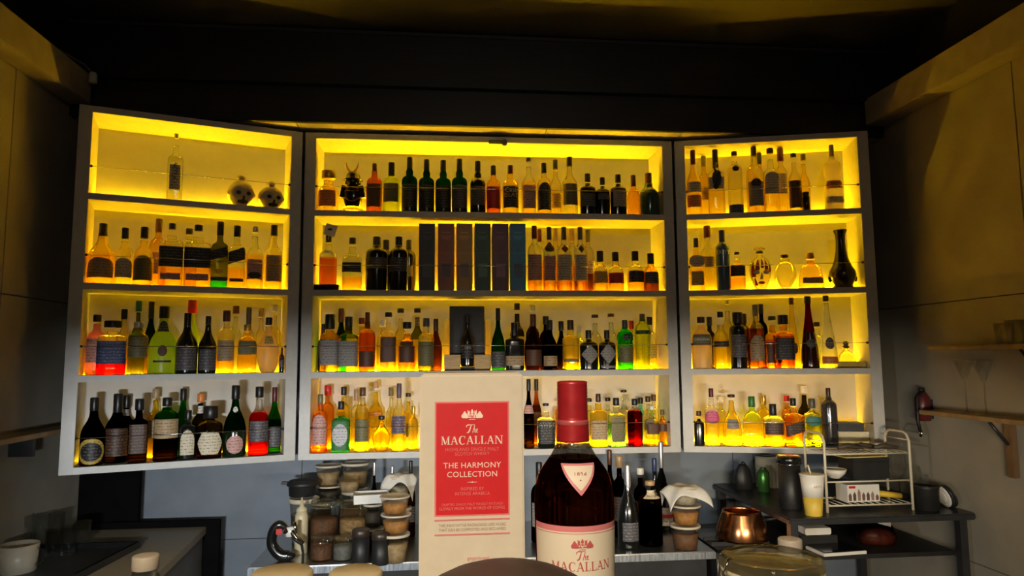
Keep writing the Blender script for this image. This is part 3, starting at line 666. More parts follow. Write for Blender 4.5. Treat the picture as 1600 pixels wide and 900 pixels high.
ROWS['R', 3] = '''
1092.5 642 16 apoth black - 0 dkbrown:.86:.5 - f|small black bottle at the far left
1111.6 606.5 21 square clear yellow .42 maroon:.84:.36 oval:.38:.62:pink:1.0 f|bottle with round magenta label
1127 620 16 round pale yellow .5 white:.9:.5 - b|small pale bottle in the back row
1144.6 616 30 bell yellow yellow .62 dkbrown:.94:.4 rect:.34:.52:grey:.7 f|round yellow bottle with grey label and dark cap
1175 619 35 trap lime yellow .5 green:.78:.32 - f|yellow-green flared bottle with green cap
1194 617 20 round yellow yellow .6 gold - b|yellow bottle in the back row beside green-capped one
1207 631 32 apoth clear amber .28 black:.72:.36 rect:.28:.58:dkbrown:1.0 f|stepped bottle with brown label and black stopper
1230 618 18 round orange orange .6 red:.88:.5 - b|orange bottle with red cap in the back row
1240 622 30 square peach orange .6 black:.84:.32 slash:.2:.56:dkbrown:.9 f|orange bottle with slanted dark picture label
1257 603 21 tall smoke dark .5 white:.88:.5 oval:.3:.5:dkgrey b|dark bottle with white cap in the back row
1270 622.7 28 apoth clear lime .5 smoke2:.8:.4 oval:.44:.64:teal:.9 f|pale green bottle with teal printed label
1294 606 25 thick charcoal - 0 dkbrown:.84:.3 - f|tall charcoal grey bottle
@gamebox 1331 654 52 f|black box lying on two pale cartons
'''
COLS['dkgreenlab'] = (0.02, 0.06, 0.02); COLS['smoke2'] = (0.10, 0.09, 0.06)

def cell_hit(c, px, py, v):
    p0 = c['o'] + c['v'] * v
    return hit(px, py, p0, c['v'])
def skull(root, Hh, R, mat, dark, knob=True, glassy=False):
    bm = bmesh.new(); bmesh.ops.create_uvsphere(bm, u_segments=36, v_segments=26, radius=1.0)
    for v in bm.verts:
        x, y, z = v.co
        s = 1.0
        if z < -0.1: s = 1.0 - 0.30 * min(1, (-0.1 - z) / 0.7)
        x *= s; y *= 1.05 * (1.0 - 0.2 * max(0, -z))
        front = -y
        if front > 0.3:
            for ex in (-0.36, 0.36):
                d = ((x - ex) / 0.22) ** 2 + ((z - 0.02) / 0.2) ** 2
                y += 0.30 * math.exp(-d)
            d = (x / 0.12) ** 2 + ((z + 0.32) / 0.14) ** 2
            y += 0.18 * math.exp(-d)
            d = ((abs(x) - 0.55) / 0.16) ** 2 + ((z + 0.28) / 0.13) ** 2
            y -= 0.14 * math.exp(-d)
            if z < -0.5: y += 0.05 * math.cos(x * 26)
        v.co = Vector((x * R, y * R * 0.95, z))
    zt = 0.84 if knob or glassy else 1.0
    zmin, zmax = -0.93, 1.0
    for v in bm.verts:
        v.co.z = max(v.co.z, zmin)
        v.co.z = (v.co.z - zmin) / (zmax - zmin) * Hh * zt
    obj('skull_body', bm, mat, root, True)
    if not glassy:
        for ex in (-0.36, 0.36):
            ball('eye_socket', dark, root, (ex * R, -0.80 * R, (0.02 - zmin) / (zmax - zmin) * Hh * zt), R * 0.16, (1.1, 0.6, 0.9), 12)
        ball('nose_hole', dark, root, (0, -0.90 * R, (-0.30 - zmin) / (zmax - zmin) * Hh * zt), R * 0.09, (1, 0.6, 1.3), 10)
        ball('jaw_shadow', dark, root, (0, -0.52 * R, 0.2 * Hh), R * 0.44, (1.05, 0.62, 0.6), 14)
        ball('knob', mat, root, (0.02 * R, 0, Hh * 0.93), R * 0.34, (1, 1, 0.72), 14)
        for sx in (-1, 1): ball('cross_bone', mat, root, (sx * R * 0.82, -0.2 * R, 0.42 * Hh), R * 0.22, (1, 1, 1.1), 10)
    else:
        lt('stopper', cmat('dkbrown'), root, [(Hh * .90, R * .32), (Hh * .93, R * .36), (Hh * .99, R * .36), (Hh, R * .3)], seg=16)
        lt('neck', gmat('pale'), root, [(Hh * .80, R * .36), (Hh * .84, R * .44), (Hh * .87, R * .40), (Hh * .90, R * .32)], seg=18)
PLACED = []
CARTC = dict(black=(0.016, 0.015, 0.013), redbrown=(0.34, 0.085, 0.03), ochre=(0.46, 0.24, 0.02), bottlegreen=(0.012, 0.075, 0.035), plum=(0.14, 0.035, 0.055), blue=(0.02, 0.20, 0.40))
def place_rows():
    for (k, row), txt in ROWS.items():
        c = CABS[k]; items = []
        for line in txt.strip().splitlines():
            spec, look = line.split('|'); q = spec.split()
            if q[0] == '@carton':
                x0, x1, top = map(float, q[1:4]); items.append(dict(t='carton', x=(x0 + x1) / 2, w=x1 - x0, top=top, d='f', key=q[4], look=look))
            elif q[0][0] == '@':
                items.append(dict(t=q[0][1:], x=float(q[1]), top=float(q[2]), w=float(q[3]), d=q[4], look=look))
            else:
                items.append(dict(t='b', x=float(q[0]), top=float(q[1]), w=float(q[2]), shape=q[3], g=q[4], l=q[5], lvl=float(q[6]), cap=q[7], lab=q[8], d=q[9], look=look))
        zs = Z0 + SH[row]
        for it in items:
            dyy = SHP[it['shape']][2] if it['t'] == 'b' else 1.0
            v = DV['f' if it['d'] == 's' else it['d']]
            for _ in range(2):
                p = cell_hit(c, it['x'], it['top'] + 30, v); depth = (p - CAM).dot(FWD)
                r = it['w'] / 2 * depth / F_PX * 0.97
                ry = r * dyy
                if it['d'] in 'fs': v = max(v, ry + 0.018)
                v = max(ry + 0.016, min(v, DEP - 0.030 - ry))
            it['v'] = v; it['r'] = r; it['ry'] = ry
            it['u'] = (p - c['o']).dot(c['u'])
        sq = lambda it: it['t'] == 'carton' or (it['t'] == 'b' and SHP[it['shape']][1] > 2.2)
        for _ in range(120):             # push things that touch a little apart
            for i, a in enumerate(items):
                for b in items[i + 1:]:
                    du, dv = b['u'] - a['u'], b['v'] - a['v']
                    pu = a['r'] + b['r'] - abs(du); pv = a['ry'] + b['ry'] - abs(dv)
                    if pu <= 0 or pv <= 0: continue
                    if not (sq(a) or sq(b)):
                        m = a['r'] + b['r']
                        if du * du + dv * dv >= m * m: continue
                    if a['t'] == 'carton' and b['t'] == 'carton': continue
                    if pv < pu * 1.6 or abs(dv) > 0.02:
                        s = 1 if dv >= 0 else -1; e = pv * 0.3
                        a['v'] -= s * e; b['v'] += s * e
                        if pv > 0.004: a['r'] *= .998; b['r'] *= .998; a['ry'] *= .998; b['ry'] *= .998
                    else:
                        s = 1 if du >= 0 else -1; e = min(pu * 0.25, 0.0008)
                        a['u'] -= s * e; b['u'] += s * e
                        a['r'] *= .996; b['r'] *= .996; a['ry'] *= .996; b['ry'] *= .996
            for a in items:
                a['v'] = max(a['ry'] + 0.016, min(a['v'], DEP - 0.029 - a['ry']))
                a['u'] = max(a['r'] + FW + 0.002, min(a['u'], c['w'] - FW - a['r'] - 0.002))
        order = sorted(items, key=lambda t: t['x'])
        for it in items:
            base = c['o'] + c['u'] * it['u'] + c['v'] * it['v']; base.z = zs
            top = cell_hit(c, it['x'], it['top'], it['v']).z
            top = min(top, Z0 + CEIL[row] - 0.006)
            Hh = top - zs
            place = '%s from left, %s shelf, %s cabinet' % (ORD[order.index(it)], ROWN[row], c['side'])
            lab = it['look'] + ', ' + place
            if len(lab.split()) > 16: lab = it['look'] + ", %s on %s cabinet's %s shelf" % (ORD[order.index(it)], c['side'], ROWN[row])
            grp = 'things on the %s shelf of the %s cabinet' % (ROWN[row], c['side'])
            it['Hh'] = Hh; R = it['r']; rz = c['rz']
            if it['t'] == 'b':
                if it['d'] == 's':
                    st = bx('display_stand', M_blackgloss, None, -R * 1.5, R * 1.5, -R * 1.1, R * 1.1, 0, 0.030, bev=0.003)
                    st.location = base; st.rotation_euler.z = rz
                    tag(st, 'low black block stand under the rust whisky bottle, second shelf, centre cabinet', 'stand')
                    base = base + Vector((0, 0, 0.031)); Hh -= 0.031
                nm = {'ten': 'gin_bottle', 'tanq': 'gin_bottle', 'islay': 'whisky_bottle', 'bell': 'wine_bottle', 'slope': 'wine_bottle', 'apoth': 'apothecary_bottle',
                      'cone': 'cone_bottle', 'flask': 'flask_bottle', 'square': 'square_bottle', 'slab': 'decanter_bottle'}.get(it['shape'], 'liquor_bottle')
                ro = tag(empty(nm, base, rz), lab, 'bottle', grp)
                make_bottle(ro, Hh, R, it['shape'], it['g'], it['l'], it['lvl'], it['cap'], it['lab'])
                it['root'] = ro
                special(it, ro, Hh, R)
            elif it['t'] == 'carton':
                ro = tag(empty('bottle_carton', base, rz), lab, 'carton', grp)
                m = paint('carton_' + it['key'], CARTC[it['key']], 0.45, var=0.15)
                bx('carton_body', m, ro, -R, R, -R * .95, R * .95, 0, Hh, bev=0.0015)
                ink = paint('carton_ink_' + it['key'], tuple(min(1, a * 1.8 + 0.01) for a in CARTC[it['key']]), 0.4)
                dk = paint('carton_dark_' + it['key'], tuple(a * .35 for a in CARTC[it['key']]), 0.4)
                f = -R * .95
                for zz, ww in ((.86, .5), (.80, .62), (.77, .4)): bx('printed_line', ink, ro, -R * ww, R * ww, f - .0006, f, Hh * zz, Hh * (zz + .012))
                bx('printed_rule', ink, ro, -R * .95, R * .95, f - .0006, f, Hh * .555, Hh * .56)
                bx('printed_square', dk if it['key'] in ('ochre', 'blue', 'redbrown') else ink, ro, -R * .55, R * .55, f - .0006, f, Hh * .20, Hh * .40)
            else:
                OTHER[it['t']](it, base, rz, Hh, R, lab, grp)
LETM = lambda k: paint('ink_' + k, {'white': (0.8, 0.75, 0.65), 'gold': (0.75, 0.5, 0.1), 'black': (0.01, 0.01, 0.01), 'dark': (0.04, 0.03, 0.02), 'grey': (0.3, 0.28, 0.25)}[k], 0.5)
def special(it, ro, Hh, R):
    pr, n, dy = SHP[it['shape']][:3]
    L = it['look']
    if 'Cask ISLAY' in L:
        wrap_text(ro, 'Cask', Hh * .13, .47, pr, Hh, R, n, dy, LETM('white')); wrap_text(ro, 'ISLAY', Hh * .12, .37, pr, Hh, R, n, dy, LETM('gold'))
    elif 'SKYY' in L: wrap_text(ro, 'SKYY', Hh * .10, .62, pr, Hh, R, n, dy, LETM('white'), 1.1)
    elif 'black lettered' in L: wrap_text(ro, 'JAWBO', Hh * .13, .52, pr, Hh, R, n, dy, LETM('grey'), 1.1)
    elif 'slanted lettering' in L: wrap_text(ro, 'ORIGINAL', Hh * .075, .56, pr, Hh, R, n, dy, LETM('white'), 1.0)
    elif 'calligraphy' in L:
        bm = bmesh.new(); y = -R * dy - 0.0018
        for pts in ([(-.3, .52), (.3, .54)], [(.1, .56), (-.3, .46)], [(-.1, .50), (.35, .45)], [(-.2, .43), (.2, .44), (.15, .39), (-.2, .39)], [(-.3, .36), (.3, .30)], [(.2, .36), (-.3, .29)], [(-.2, .26), (.25, .27)]):
            tube(bm, [(a * R, y, b * Hh) for a, b in pts], 0.0016, 5)
        obj('calligraphy', bm, LETM('black'), ro)
    elif 'ribbon figure' in L:
        ball('ribbon_figure', cmat('black'), ro, (R * .1, -R * .9, Hh * .62), R * .42, (1, .35, .8), 12); ball('ribbon_figure', cmat('black'), ro, (-R * .12, -R * .9, Hh * .42), R * .34, (1, .35, 1.2), 12)
        tb('ribbon', cmat('black'), ro, [(R * .1, -R * .6, Hh * .78), (-R * .3, -R * .95, Hh * .70), (R * .1, -R * .96, Hh * .55), (-R * .2, -R * .96, Hh * .40)], R * .14, 6)
    elif 'raised on' in L:
        y = -R * 1.15
        o = raw('tag_card', [(-R * .5, y, Hh * 1.0), (R * .9, y - .004, Hh * .93), (R * 1.25, y - .002, Hh * 1.16), (-R * .1, y + .002, Hh * 1.22), (-R * .5, y + .0012, Hh * 1.0), (R * .9, y - .0028, Hh * .93), (R * 1.25, y - .0008, Hh * 1.16), (-R * .1, y + .0032, Hh * 1.22)],
            [(0, 1, 2, 3), (7, 6, 5, 4), (0, 4, 5, 1), (1, 5, 6, 2), (2, 6, 7, 3), (3, 7, 4, 0)], paint('white_card', (0.75, 0.7, 0.6), 0.6), ro)
        ball('tag_logo', cmat('dkgrey'), o, (R * .35, y - .003, Hh * 1.09), R * .3, (1, .06, .5), 10)
        tb('tag_string', cmat('white'), o, [(R * .2, y, Hh * .96), (0, -R * .42, Hh * .90)], .0012, 5)
OTHER = {}
def o_skull(it, base, rz, Hh, R, lab, grp):
    ro = tag(empty('skull_mug', base, rz + 0.2), lab, 'skull', grp)
    skull(ro, Hh, R, paint('ivory_ceramic', (0.62, 0.50, 0.28), 0.3, var=0.12, scale=40), paint('skull_dark', (0.03, 0.022, 0.015), 0.6))
OTHER['skull'] = o_skull
def o_gskull(it, base, rz, Hh, R, lab, grp):
    ro = tag(empty('skull_bottle', base, rz), lab, 'bottle', grp)
    skull(ro, Hh, R, gmat('pale'), M_black, False, True)
OTHER['glasskull'] = o_gskull
def o_samurai(it, base, rz, Hh, R, lab, grp):
    ro = tag(empty('armour_bottle', base, rz), lab, 'figurine', grp)
    bk = M_blackgloss; gd = cmat('gold')
    lt('glass_base', gmat('yellow'), ro, [(0, R * .86), (.002, R * .92), (Hh * .09, R * .92), (Hh * .12, R * .8)], seg=24)
    lt('armour_body', bk, ro, [(Hh * .12, R * .50), (Hh * .16, R * .62), (Hh * .28, R * .76), (Hh * .40, R * .80), (Hh * .52, R * .66), (Hh * .58, R * .40)], seg=24, dy=.8)
    for s in (-1, 1):
        for j in range(3):
            bm = bmesh.new(); box(bm, -R * .2, R * .2, -R * .34, R * .34, 0, Hh * .085, bev=.002)
            o = obj('shoulder_plate', bm, bk, ro); o.location = (s * R * (.74 + .05 * j), 0, Hh * (.46 - .075 * j)); o.rotation_euler = (0, s * -.22, 0)
    lt('face_mask', bk, ro, [(Hh * .56, R * .22), (Hh * .60, R * .36), (Hh * .68, R * .38), (Hh * .72, R * .34)], seg=18)
    lt('helmet', bk, ro, [(Hh * .655, R * .80), (Hh * .665, R * .82), (Hh * .70, R * .60), (Hh * .76, R * .56), (Hh * .81, R * .44), (Hh * .845, R * .22), (Hh * .85, R * .05)], seg=24)
    lt('neck_guard', bk, ro, [(Hh * .60, R * .66), (Hh * .605, R * .68), (Hh * .67, R * .60)], seg=24, bottom=False, top=False)
    for s in (-1, 1):
        tb('helmet_horn', gd, ro, *smoothp([(s * R * .04, -R * .60, Hh * .79), (s * R * .22, -R * .62, Hh * .82), (s * R * .38, -R * .58, Hh * .88), (s * R * .50, -R * .54, Hh * .99)], [R * .09, R * .10, R * .08, R * .025]), 8)
    tb('gold_cord', gd, ro, [(-R * .6, -R * .42, Hh * .30), (-R * .3, -R * .60, Hh * .24), (0, -R * .66, Hh * .22), (R * .3, -R * .60, Hh * .24), (R * .6, -R * .42, Hh * .30)], .0022, 6)
    tb('chest_cord', gd, ro, [(-R * .5, -R * .48, Hh * .44), (0, -R * .62, Hh * .42), (R * .5, -R * .48, Hh * .44)], .0018, 6)
OTHER['samurai'] = o_samurai
def o_mask(it, base, rz, Hh, R, lab, grp):
    ro = tag(empty('mask_bottle', base, rz), lab, 'bottle', grp)
    pr = [(0, .30), (.02, .44), (.10, .62), (.22, .82), (.36, .96), (.48, 1), (.60, .93), (.68, .78), (.74, .55), (.77, .36), (.80, .26), (.86, .25)]
    lt('glass_body', gmat('pale'), ro, [(h * Hh, r * R) for h, r in pr], seg=28, dy=.6)
    lt('stopper', gmat('pale'), ro, [(Hh * .93, R * .2), (Hh * .95, R * .5), (Hh * .975, R * .54), (Hh, R * .35)], seg=20)
    lt('neck_ring', cmat('dkbrown'), ro, [(Hh * .85, R * .30), (Hh * .855, R * .34), (Hh * .90, R * .34), (Hh * .93, R * .22)], seg=18)
    red = paint('mask_red_paint', (0.42, 0.03, 0.015), 0.4)
    for th, h0, h1, a in ((-PI / 2 - .85, .30, .66, .30), (-PI / 2 - .35, .46, .72, .22), (-PI / 2 + .1, .50, .74, .14), (-PI / 2 + .5, .46, .70, .2), (-PI / 2 + .95, .42, .62, .22), (-PI / 2 - .7, .10, .28, .2)):
        patch('painted_flame', red, ro, pr, Hh, R, 2, .6, h0, h1, lambda t, a=a: a * (1 - t) ** .7 + .02, th0=th, off=.0012)
    for s in (-1, 1):
        patch('painted_eye', paint('mask_white', (0.8, 0.74, 0.55), 0.5), ro, pr, Hh, R, 2, .6, .37, .44, lambda t: .30 * math.sqrt(max(0, 1 - (2 * t - 1) ** 2)) + .01, th0=-PI / 2 + s * .52, off=.0018)
        patch('painted_eye_line', red, ro, pr, Hh, R, 2, .6, .355, .455, lambda t: .36 * math.sqrt(max(0, 1 - (2 * t - 1) ** 2)) + .01, th0=-PI / 2 + s * .52, off=.0012)
    patch('painted_nose', paint('mask_white', None), ro, pr, Hh, R, 2, .6, .24, .40, lambda t: .14 * (1 - t) + .04, off=.002)
    patch('painted_lips', red, ro, pr, Hh, R, 2, .6, .13, .20, lambda t: .36 * math.sqrt(max(0, 1 - (2 * t - 1) ** 2)) + .01, off=.002)
OTHER['mask'] = o_mask
def o_vase(it, base, rz, Hh, R, lab, grp):
    ro = tag(empty('vase', base, rz), lab, 'vase', grp)
    lt('vase_body', paint('black_glaze', (0.008, 0.007, 0.006), 0.25, var=0.2, coat=0.2), ro, [(0, R * .62), (.003, R * .68), (Hh * .06, R * .66), (Hh * .12, R * .78), (Hh * .22, R * .92), (Hh * .30, R * .86), (Hh * .38, R * .66), (Hh * .50, R * .48), (Hh * .64, R * .37), (Hh * .80, R * .32), (Hh * .92, R * .34), (Hh * .985, R * .46), (Hh, R * .47), (Hh, R * .40), (Hh * .95, R * .30), (Hh * .8, R * .25)], seg=28)
    for s in (-1, 1): ball('vase_lug', paint('black_glaze', None), ro, (s * R * .86, 0, Hh * .17), R * .16, (.8, 1, 1.5), 10)
OTHER['vase'] = o_vase
def o_decanter(it, base, rz, Hh, R, lab, grp):
    tr = tag(empty('gold_tray', base, rz), 'shallow gold tray holding the flat decanter, third shelf, right cabinet', 'tray')
    m = paint('brass_tray', (0.55, 0.40, 0.10), 0.3, 0.7)
    bx('tray_base', m, tr, -R * 1.0, R * 1.0, -R * .8, R * .8, 0, .004)
    for a in ((-R, R, -R * .8, -R * .77), (-R, R, R * .77, R * .8), (-R, -R * .97, -R * .8, R * .8), (R * .97, R, -R * .8, R * .8)): bx('tray_side', m, tr, a[0], a[1], a[2], a[3], .004, .034)
    ro = tag(empty('crystal_decanter', base + Vector((0, 0, .0045)), rz), lab, 'decanter', grp)
    Hh -= .0045
    lt('glass_body', gmat('pale'), ro, [(0, R * .55), (.004, R * .62), (Hh * .30, R * .60), (Hh * .46, R * .52), (Hh * .58, R * .36), (Hh * .66, R * .20), (Hh * .72, R * .16)], seg=24, dy=.8, flute=12)
    lt('stopper', cmat('dkbrown'), ro, [(Hh * .72, R * .17), (Hh * .78, R * .26), (Hh * .84, R * .14), (Hh * .90, R * .2), (Hh * .97, R * .18), (Hh, R * .08)], seg=14)
OTHER['decanter'] = o_decanter
def o_cradle(it, base, rz, Hh, R, lab, grp):
    M_arm = glass('amber_acrylic', (1.0, 0.90, 0.62), 0.85, 1.2, 0.45)
    ro = tag(empty('bottle_cradle', base, rz), 'pale oak cradle with a black backing case, third shelf, centre cabinet', 'stand')
    bx('cradle_base', M_oak, ro, -R, -R * .30, -R * .5, R * .5, 0, Hh * .24, bev=.002); bx('cradle_base', M_oak, ro, R * .30, R, -R * .5, R * .5, 0, Hh * .24, bev=.002)
    bx('cradle_floor', M_blackgloss, ro, -R * .30, R * .30, -R * .5, R * .5, 0, Hh * .06)
    for s in (-1, 1):
        V = []
        pr = [(0, .0), (.235, .0), (.235, 1), (.20, 1.03), (.12, 1.05), (.04, 1.02), (0, .96)]
        for y in (-R * .5, R * .5):
            for a, z in pr: V.append((s * (R - a * R), y, Hh * .24 + z * Hh * .52))
        n = len(pr)
        raw('cradle_arm', V, [tuple(range(n)), tuple(range(2 * n - 1, n - 1, -1))] + [(i, i + n, (i + 1) % n + n, (i + 1) % n) for i in range(n)], M_arm, ro)
    bx('backing_case', M_black, ro, -R * .765, R * .765, R * .16, R * .5, Hh * .24, Hh, bev=.002)
    b = tag(empty('whisky_bottle', base + CABS['C']['v'] * (-R * .16) + Vector((0, 0, Hh * .062)), rz), 'black whisky bottle numbered 180 in the oak cradle, third shelf, centre cabinet', 'bottle', grp)
    hb, rb = Hh * .80, R * .29
    make_bottle(b, hb, rb, 'slope', 'black', '-', 0, 'black:.84:.36', 'rect:.15:.42:black')
    pr, n, dy = SHP['slope'][:3]
    wrap_text(b, '180', hb * .085, .36, pr, hb, rb, n, dy, LETM('grey'), 1.1)
OTHER['cradle'] = o_cradle
def o_gamebox(it, base, rz, Hh, R, lab, grp):
    z = 0; b = base
    for i, (m, h, w, nm) in enumerate(((paint('cream_card', (0.65, 0.52, 0.22), 0.6), .042, 1.0, 'pale carton lying flat at the bottom of the stack, bottom shelf, right cabinet'),
                                     (paint('ivory_card', (0.7, 0.62, 0.4), 0.6), .034, .98, 'ivory carton lying under the black box, bottom shelf, right cabinet'),
                                     (M_black, .045, .74, 'black box lying on top of two pale cartons, bottom shelf, right cabinet'))):
        ro = tag(empty('flat_carton', b + Vector((0, 0, z)), rz + (0, .05, -.03)[i]), nm, 'box', grp)
        bx('carton_base', m, ro, -R * w, R * w, -R * .62, R * .62, 0, h * .55, bev=.001); bx('carton_lid', m, ro, -R * w - .001, R * w + .001, -R * .62 - .001, R * .62 + .001, h * .56, h, bev=.0015)
        z += h + .0005
OTHER['gamebox'] = o_gamebox
place_rows()

# ------------------------------------------------------------------ the bar top with its things, close to the camera
EYE = Z0 + 0.5016
ZBAR = EYE - 0.345
bar = tag(empty('bar_counter', (0, -3.0, 0)), 'dark wooden bar counter in front of the camera', 'counter')
bx('bar_top', paint('dark_bar_wood', (0.045, 0.025, 0.014), 0.3, var=0.3, stretch=(1, 8, 8)), bar, -2.0, 2.0, -0.38, 0.30, ZBAR - 0.05, ZBAR, bev=0.004)
bx('bar_front', M_black, bar, -2.0, 2.0, -0.24, -0.20, 0.0, ZBAR - 0.05)

pt = tag(empty('work_light_blocker', (-1.8, -2.0, 0)), 'added out-of-view panel blocking work light from the left wall', 'blocker')  # unseen, added to keep the left work light off the side wall
bx('blocker_panel', M_black, pt, -.32, .37, -.02, .02, 0, Z0 + .45); bx('blocker_cap', M_dsteel, pt, -.32, .375, -.03, .03, Z0 + .45, Z0 + .47, bev=.004)

def poly(bm, pts, y0, y1):
    """extrude a polygon given in x, z from y0 to y1"""
    a = [bm.verts.new((x, y0, z)) for x, z in pts]; b = [bm.verts.new((x, y1, z)) for x, z in pts]
    n = len(pts)
    try:
        bm.faces.new(a); bm.faces.new(b[::-1])
        for i in range(n): bm.faces.new((a[i], b[i], b[(i + 1) % n], a[(i + 1) % n]))
    except ValueError: pass
def stroke(pts, w0, w1=None):
    """ribbon polygons along a polyline, thick in the middle"""
    out = []; n = len(pts)
    for i in range(n - 1):
        (x0, y0), (x1, y1) = pts[i], pts[i + 1]
        dx, dy = x1 - x0, y1 - y0; L = math.hypot(dx, dy) or 1; nx, ny = -dy / L, dx / L
        def wd(k):
            t = k / (n - 1); return (w0 + ((w1 or w0) - w0) * math.sin(t * PI)) / 2
        a, b = wd(i), wd(i + 1)
        out.append([(x0 + nx * a, y0 + ny * a), (x0 - nx * a, y0 - ny * a), (x1 - nx * b, y1 - ny * b), (x1 + nx * b, y1 + ny * b)])
    return out
def q4(x0, x1, y0, y1): return [(x0, y0), (x1, y0), (x1, y1), (x0, y1)]
def diag(xa, ya, xb, yb, w): return [(xa - w / 2, ya), (xa + w / 2, ya), (xb + w / 2, yb), (xb - w / 2, yb)]
GLY = {
 'M': (1.12, [diag(.17, 0, .17, 1, .07), diag(.20, 1, .56, 0, .17), diag(.56, 0, .90, 1, .07), q4(.84, 1.0, 0, 1), q4(.05, .29, 0, .05), q4(.76, 1.09, 0, .05), q4(.03, .22, .95, 1), q4(.9, 1.08, .95, 1)]),
 'A': (.94, [diag(.14, 0, .45, 1, .07), diag(.46, 1, .80, 0, .17), q4(.25, .64, .32, .39), q4(.02, .27, 0, .05), q4(.64, .94, 0, .05)]),
 'L': (.74, [q4(.14, .30, 0, 1), q4(.04, .41, .95, 1), q4(.04, .68, 0, .055), [(.60, 0), (.68, 0), (.71, .30), (.67, .30)]]),
 'N': (1.06, [q4(.14, .21, 0, 1), q4(.84, .91, 0, 1), diag(.20, 1, .86, 0, .18), q4(.04, .32, 0, .05), q4(.02, .22, .95, 1), q4(.74, 1.02, .95, 1)]),
}
cq = []
for i in range(16):
    t0, t1 = math.radians(48 + i * 16.5), math.radians(48 + (i + 1) * 16.5)
    def cp(t, k):
        th = .10 + .11 * max(0, -math.cos(t)); r = (.44 if k else .44 - th, .53 if k else .53 - th * .6)
        return (.50 + r[0] * math.cos(t), .5 + r[1] * math.sin(t))
    cq.append([cp(t0, 1), cp(t1, 1), cp(t1, 0), cp(t0, 0)])
GLY['C'] = (.92, cq + [q4(.77, .82, .68, .97)])
def word(s, height, track=.02):
    out = []; x = 0
    for ch in s:
        wd, gl = GLY[ch]
        for p in gl: out.append([((x + a) * height, b * height) for a, b in p])
        x += wd + track
    W = x * height
    return [[(a - W / 2, b) for a, b in p] for p in out], W
THE = stroke([(-.62, .62), (-.66, .78), (-.45, .92), (-.1, .90), (.25, .93)], .05, .10) + stroke([(-.08, .92), (-.20, .60), (-.32, .22), (-.46, .04), (-.62, .08)], .06, .15) + \
      stroke([(.30, .92), (.22, .60), (.10, .20), (.05, .02)], .05, .10) + stroke([(.10, .25), (.24, .46), (.34, .44), (.30, .22), (.32, .06), (.42, .08)], .05, .09) + \
      stroke([(.46, .22), (.62, .36), (.60, .46), (.50, .42), (.45, .24), (.52, .06), (.66, .12)], .04, .09)
def crest():
    L = []
    for s in (-1, 1):
        L.append([(s * .40, -.02), (s * .90, .00), (s * 1.0, .10), (s * .98, .26), (s * .86, .40), (s * .74, .60), (s * .64, .62), (s * .58, .48), (s * .48, .40), (s * .42, .22)])
    L += [[(-.42, .02), (.42, .02), (.42, .30), (-.42, .30)], [(-.42, .30), (-.22, .30), (-.20, .70), (-.30, .60), (-.42, .76)], [(.22, .30), (.42, .30), (.42, .76), (.30, .60), (.20, .70)],
          [(-.14, .30), (.14, .30), (.12, .60), (0, .84), (-.12, .60)], [(-.3, -.14), (.3, -.14), (.3, -.09), (-.3, -.09)]]
    H_ = [q4(-.33, -.25, .1, .26), q4(-.16, -.08, .1, .26), q4(.08, .16, .1, .26), q4(.25, .33, .1, .26), q4(-.045, .045, .04, .22), q4(-.1, -.05, .34, .44), q4(.05, .1, .34, .44)]
    return L, H_
def flat(name, polys, ox, oz, sc, y, mat, parent, thick=.0004):
    bm = bmesh.new()
    for p in polys: poly(bm, [(ox + a * sc, oz + b * sc) for a, b in p], y - thick, y)
    return obj(name, bm, mat, parent)
def flat_text(s, size, x, z, y, mat, parent, space=1.0, width=None):
    vs, fs = textmesh(s, size, space)
    k = 1.0
    if width:
        w = max(v[0] for v in vs) - min(v[0] for v in vs); k = width / w
    return raw('lettering', [(x + a * k, y, z + b) for a, b in vs], fs, mat, parent)

# the tall cream carton
YC = -2.93
cb = at_y(736, 740, YC)
P = lambda px, py: (at_y(px, py, YC).x - cb.x, at_y(px, py, YC).z - ZBAR)
car = tag(empty('whisky_carton', (cb.x, YC, ZBAR)), 'tall cream whisky carton with red panel reading The Macallan Harmony Collection', 'carton')
M_cream = paint('cream_carton', (0.61, 0.52, 0.39), 0.5, var=0.04, scale=60)
M_redp = paint('red_print', (0.58, 0.012, 0.016), 0.45, var=0.05, scale=80)
M_pinkp = paint('pink_print', (0.62, 0.20, 0.19), 0.5); M_pale = paint('pale_print', (0.80, 0.62, 0.52), 0.5); M_faint = paint('faint_red_print', (0.68, 0.16, 0.15), 0.5)
M_greyp = paint('grey_print', (0.34, 0.22, 0.18), 0.5)
x0, zt_ = P(656, 586); x1, _ = P(818, 586)
bx('carton_body', M_cream, car, x0, x1, 0, 0.098, 0, zt_, bev=0.0018)
bx('carton_lid_flap', M_cream, car, x0 + .003, x1 - .003, 0.004, 0.094, zt_, zt_ + 0.0015, bev=0.0006)
a0, b0 = P(679.5, 628); a1, b1 = P(796.5, 804)
bx('red_panel_border', M_faint, car, a0, a1, -.0004, 0, b1, b0); bx('red_panel', M_redp, car, a0 + .0016, a1 - .0016, -.0007, 0, b1 + .0016, b0 - .0016)
cx_ = (a0 + a1) / 2; YT = -.0010
px = (a1 - a0) / 117.0
cl_, ch_ = crest()
zz = lambda py: P(738, py)[1]
flat('crest', cl_, cx_, zz(653), 17 * px, YT, M_pale, car); flat('crest_windows', ch_, cx_, zz(653), 17 * px, YT - .0003, M_redp, car)
flat('script_lettering', THE, cx_, zz(676.5), 14 * px, YT, M_pale, car)
wd_, W_ = word('MACALLAN', 14 * px); k = 98 * px / W_
flat('serif_lettering', wd_, cx_, zz(694), k, YT, M_pale, car)
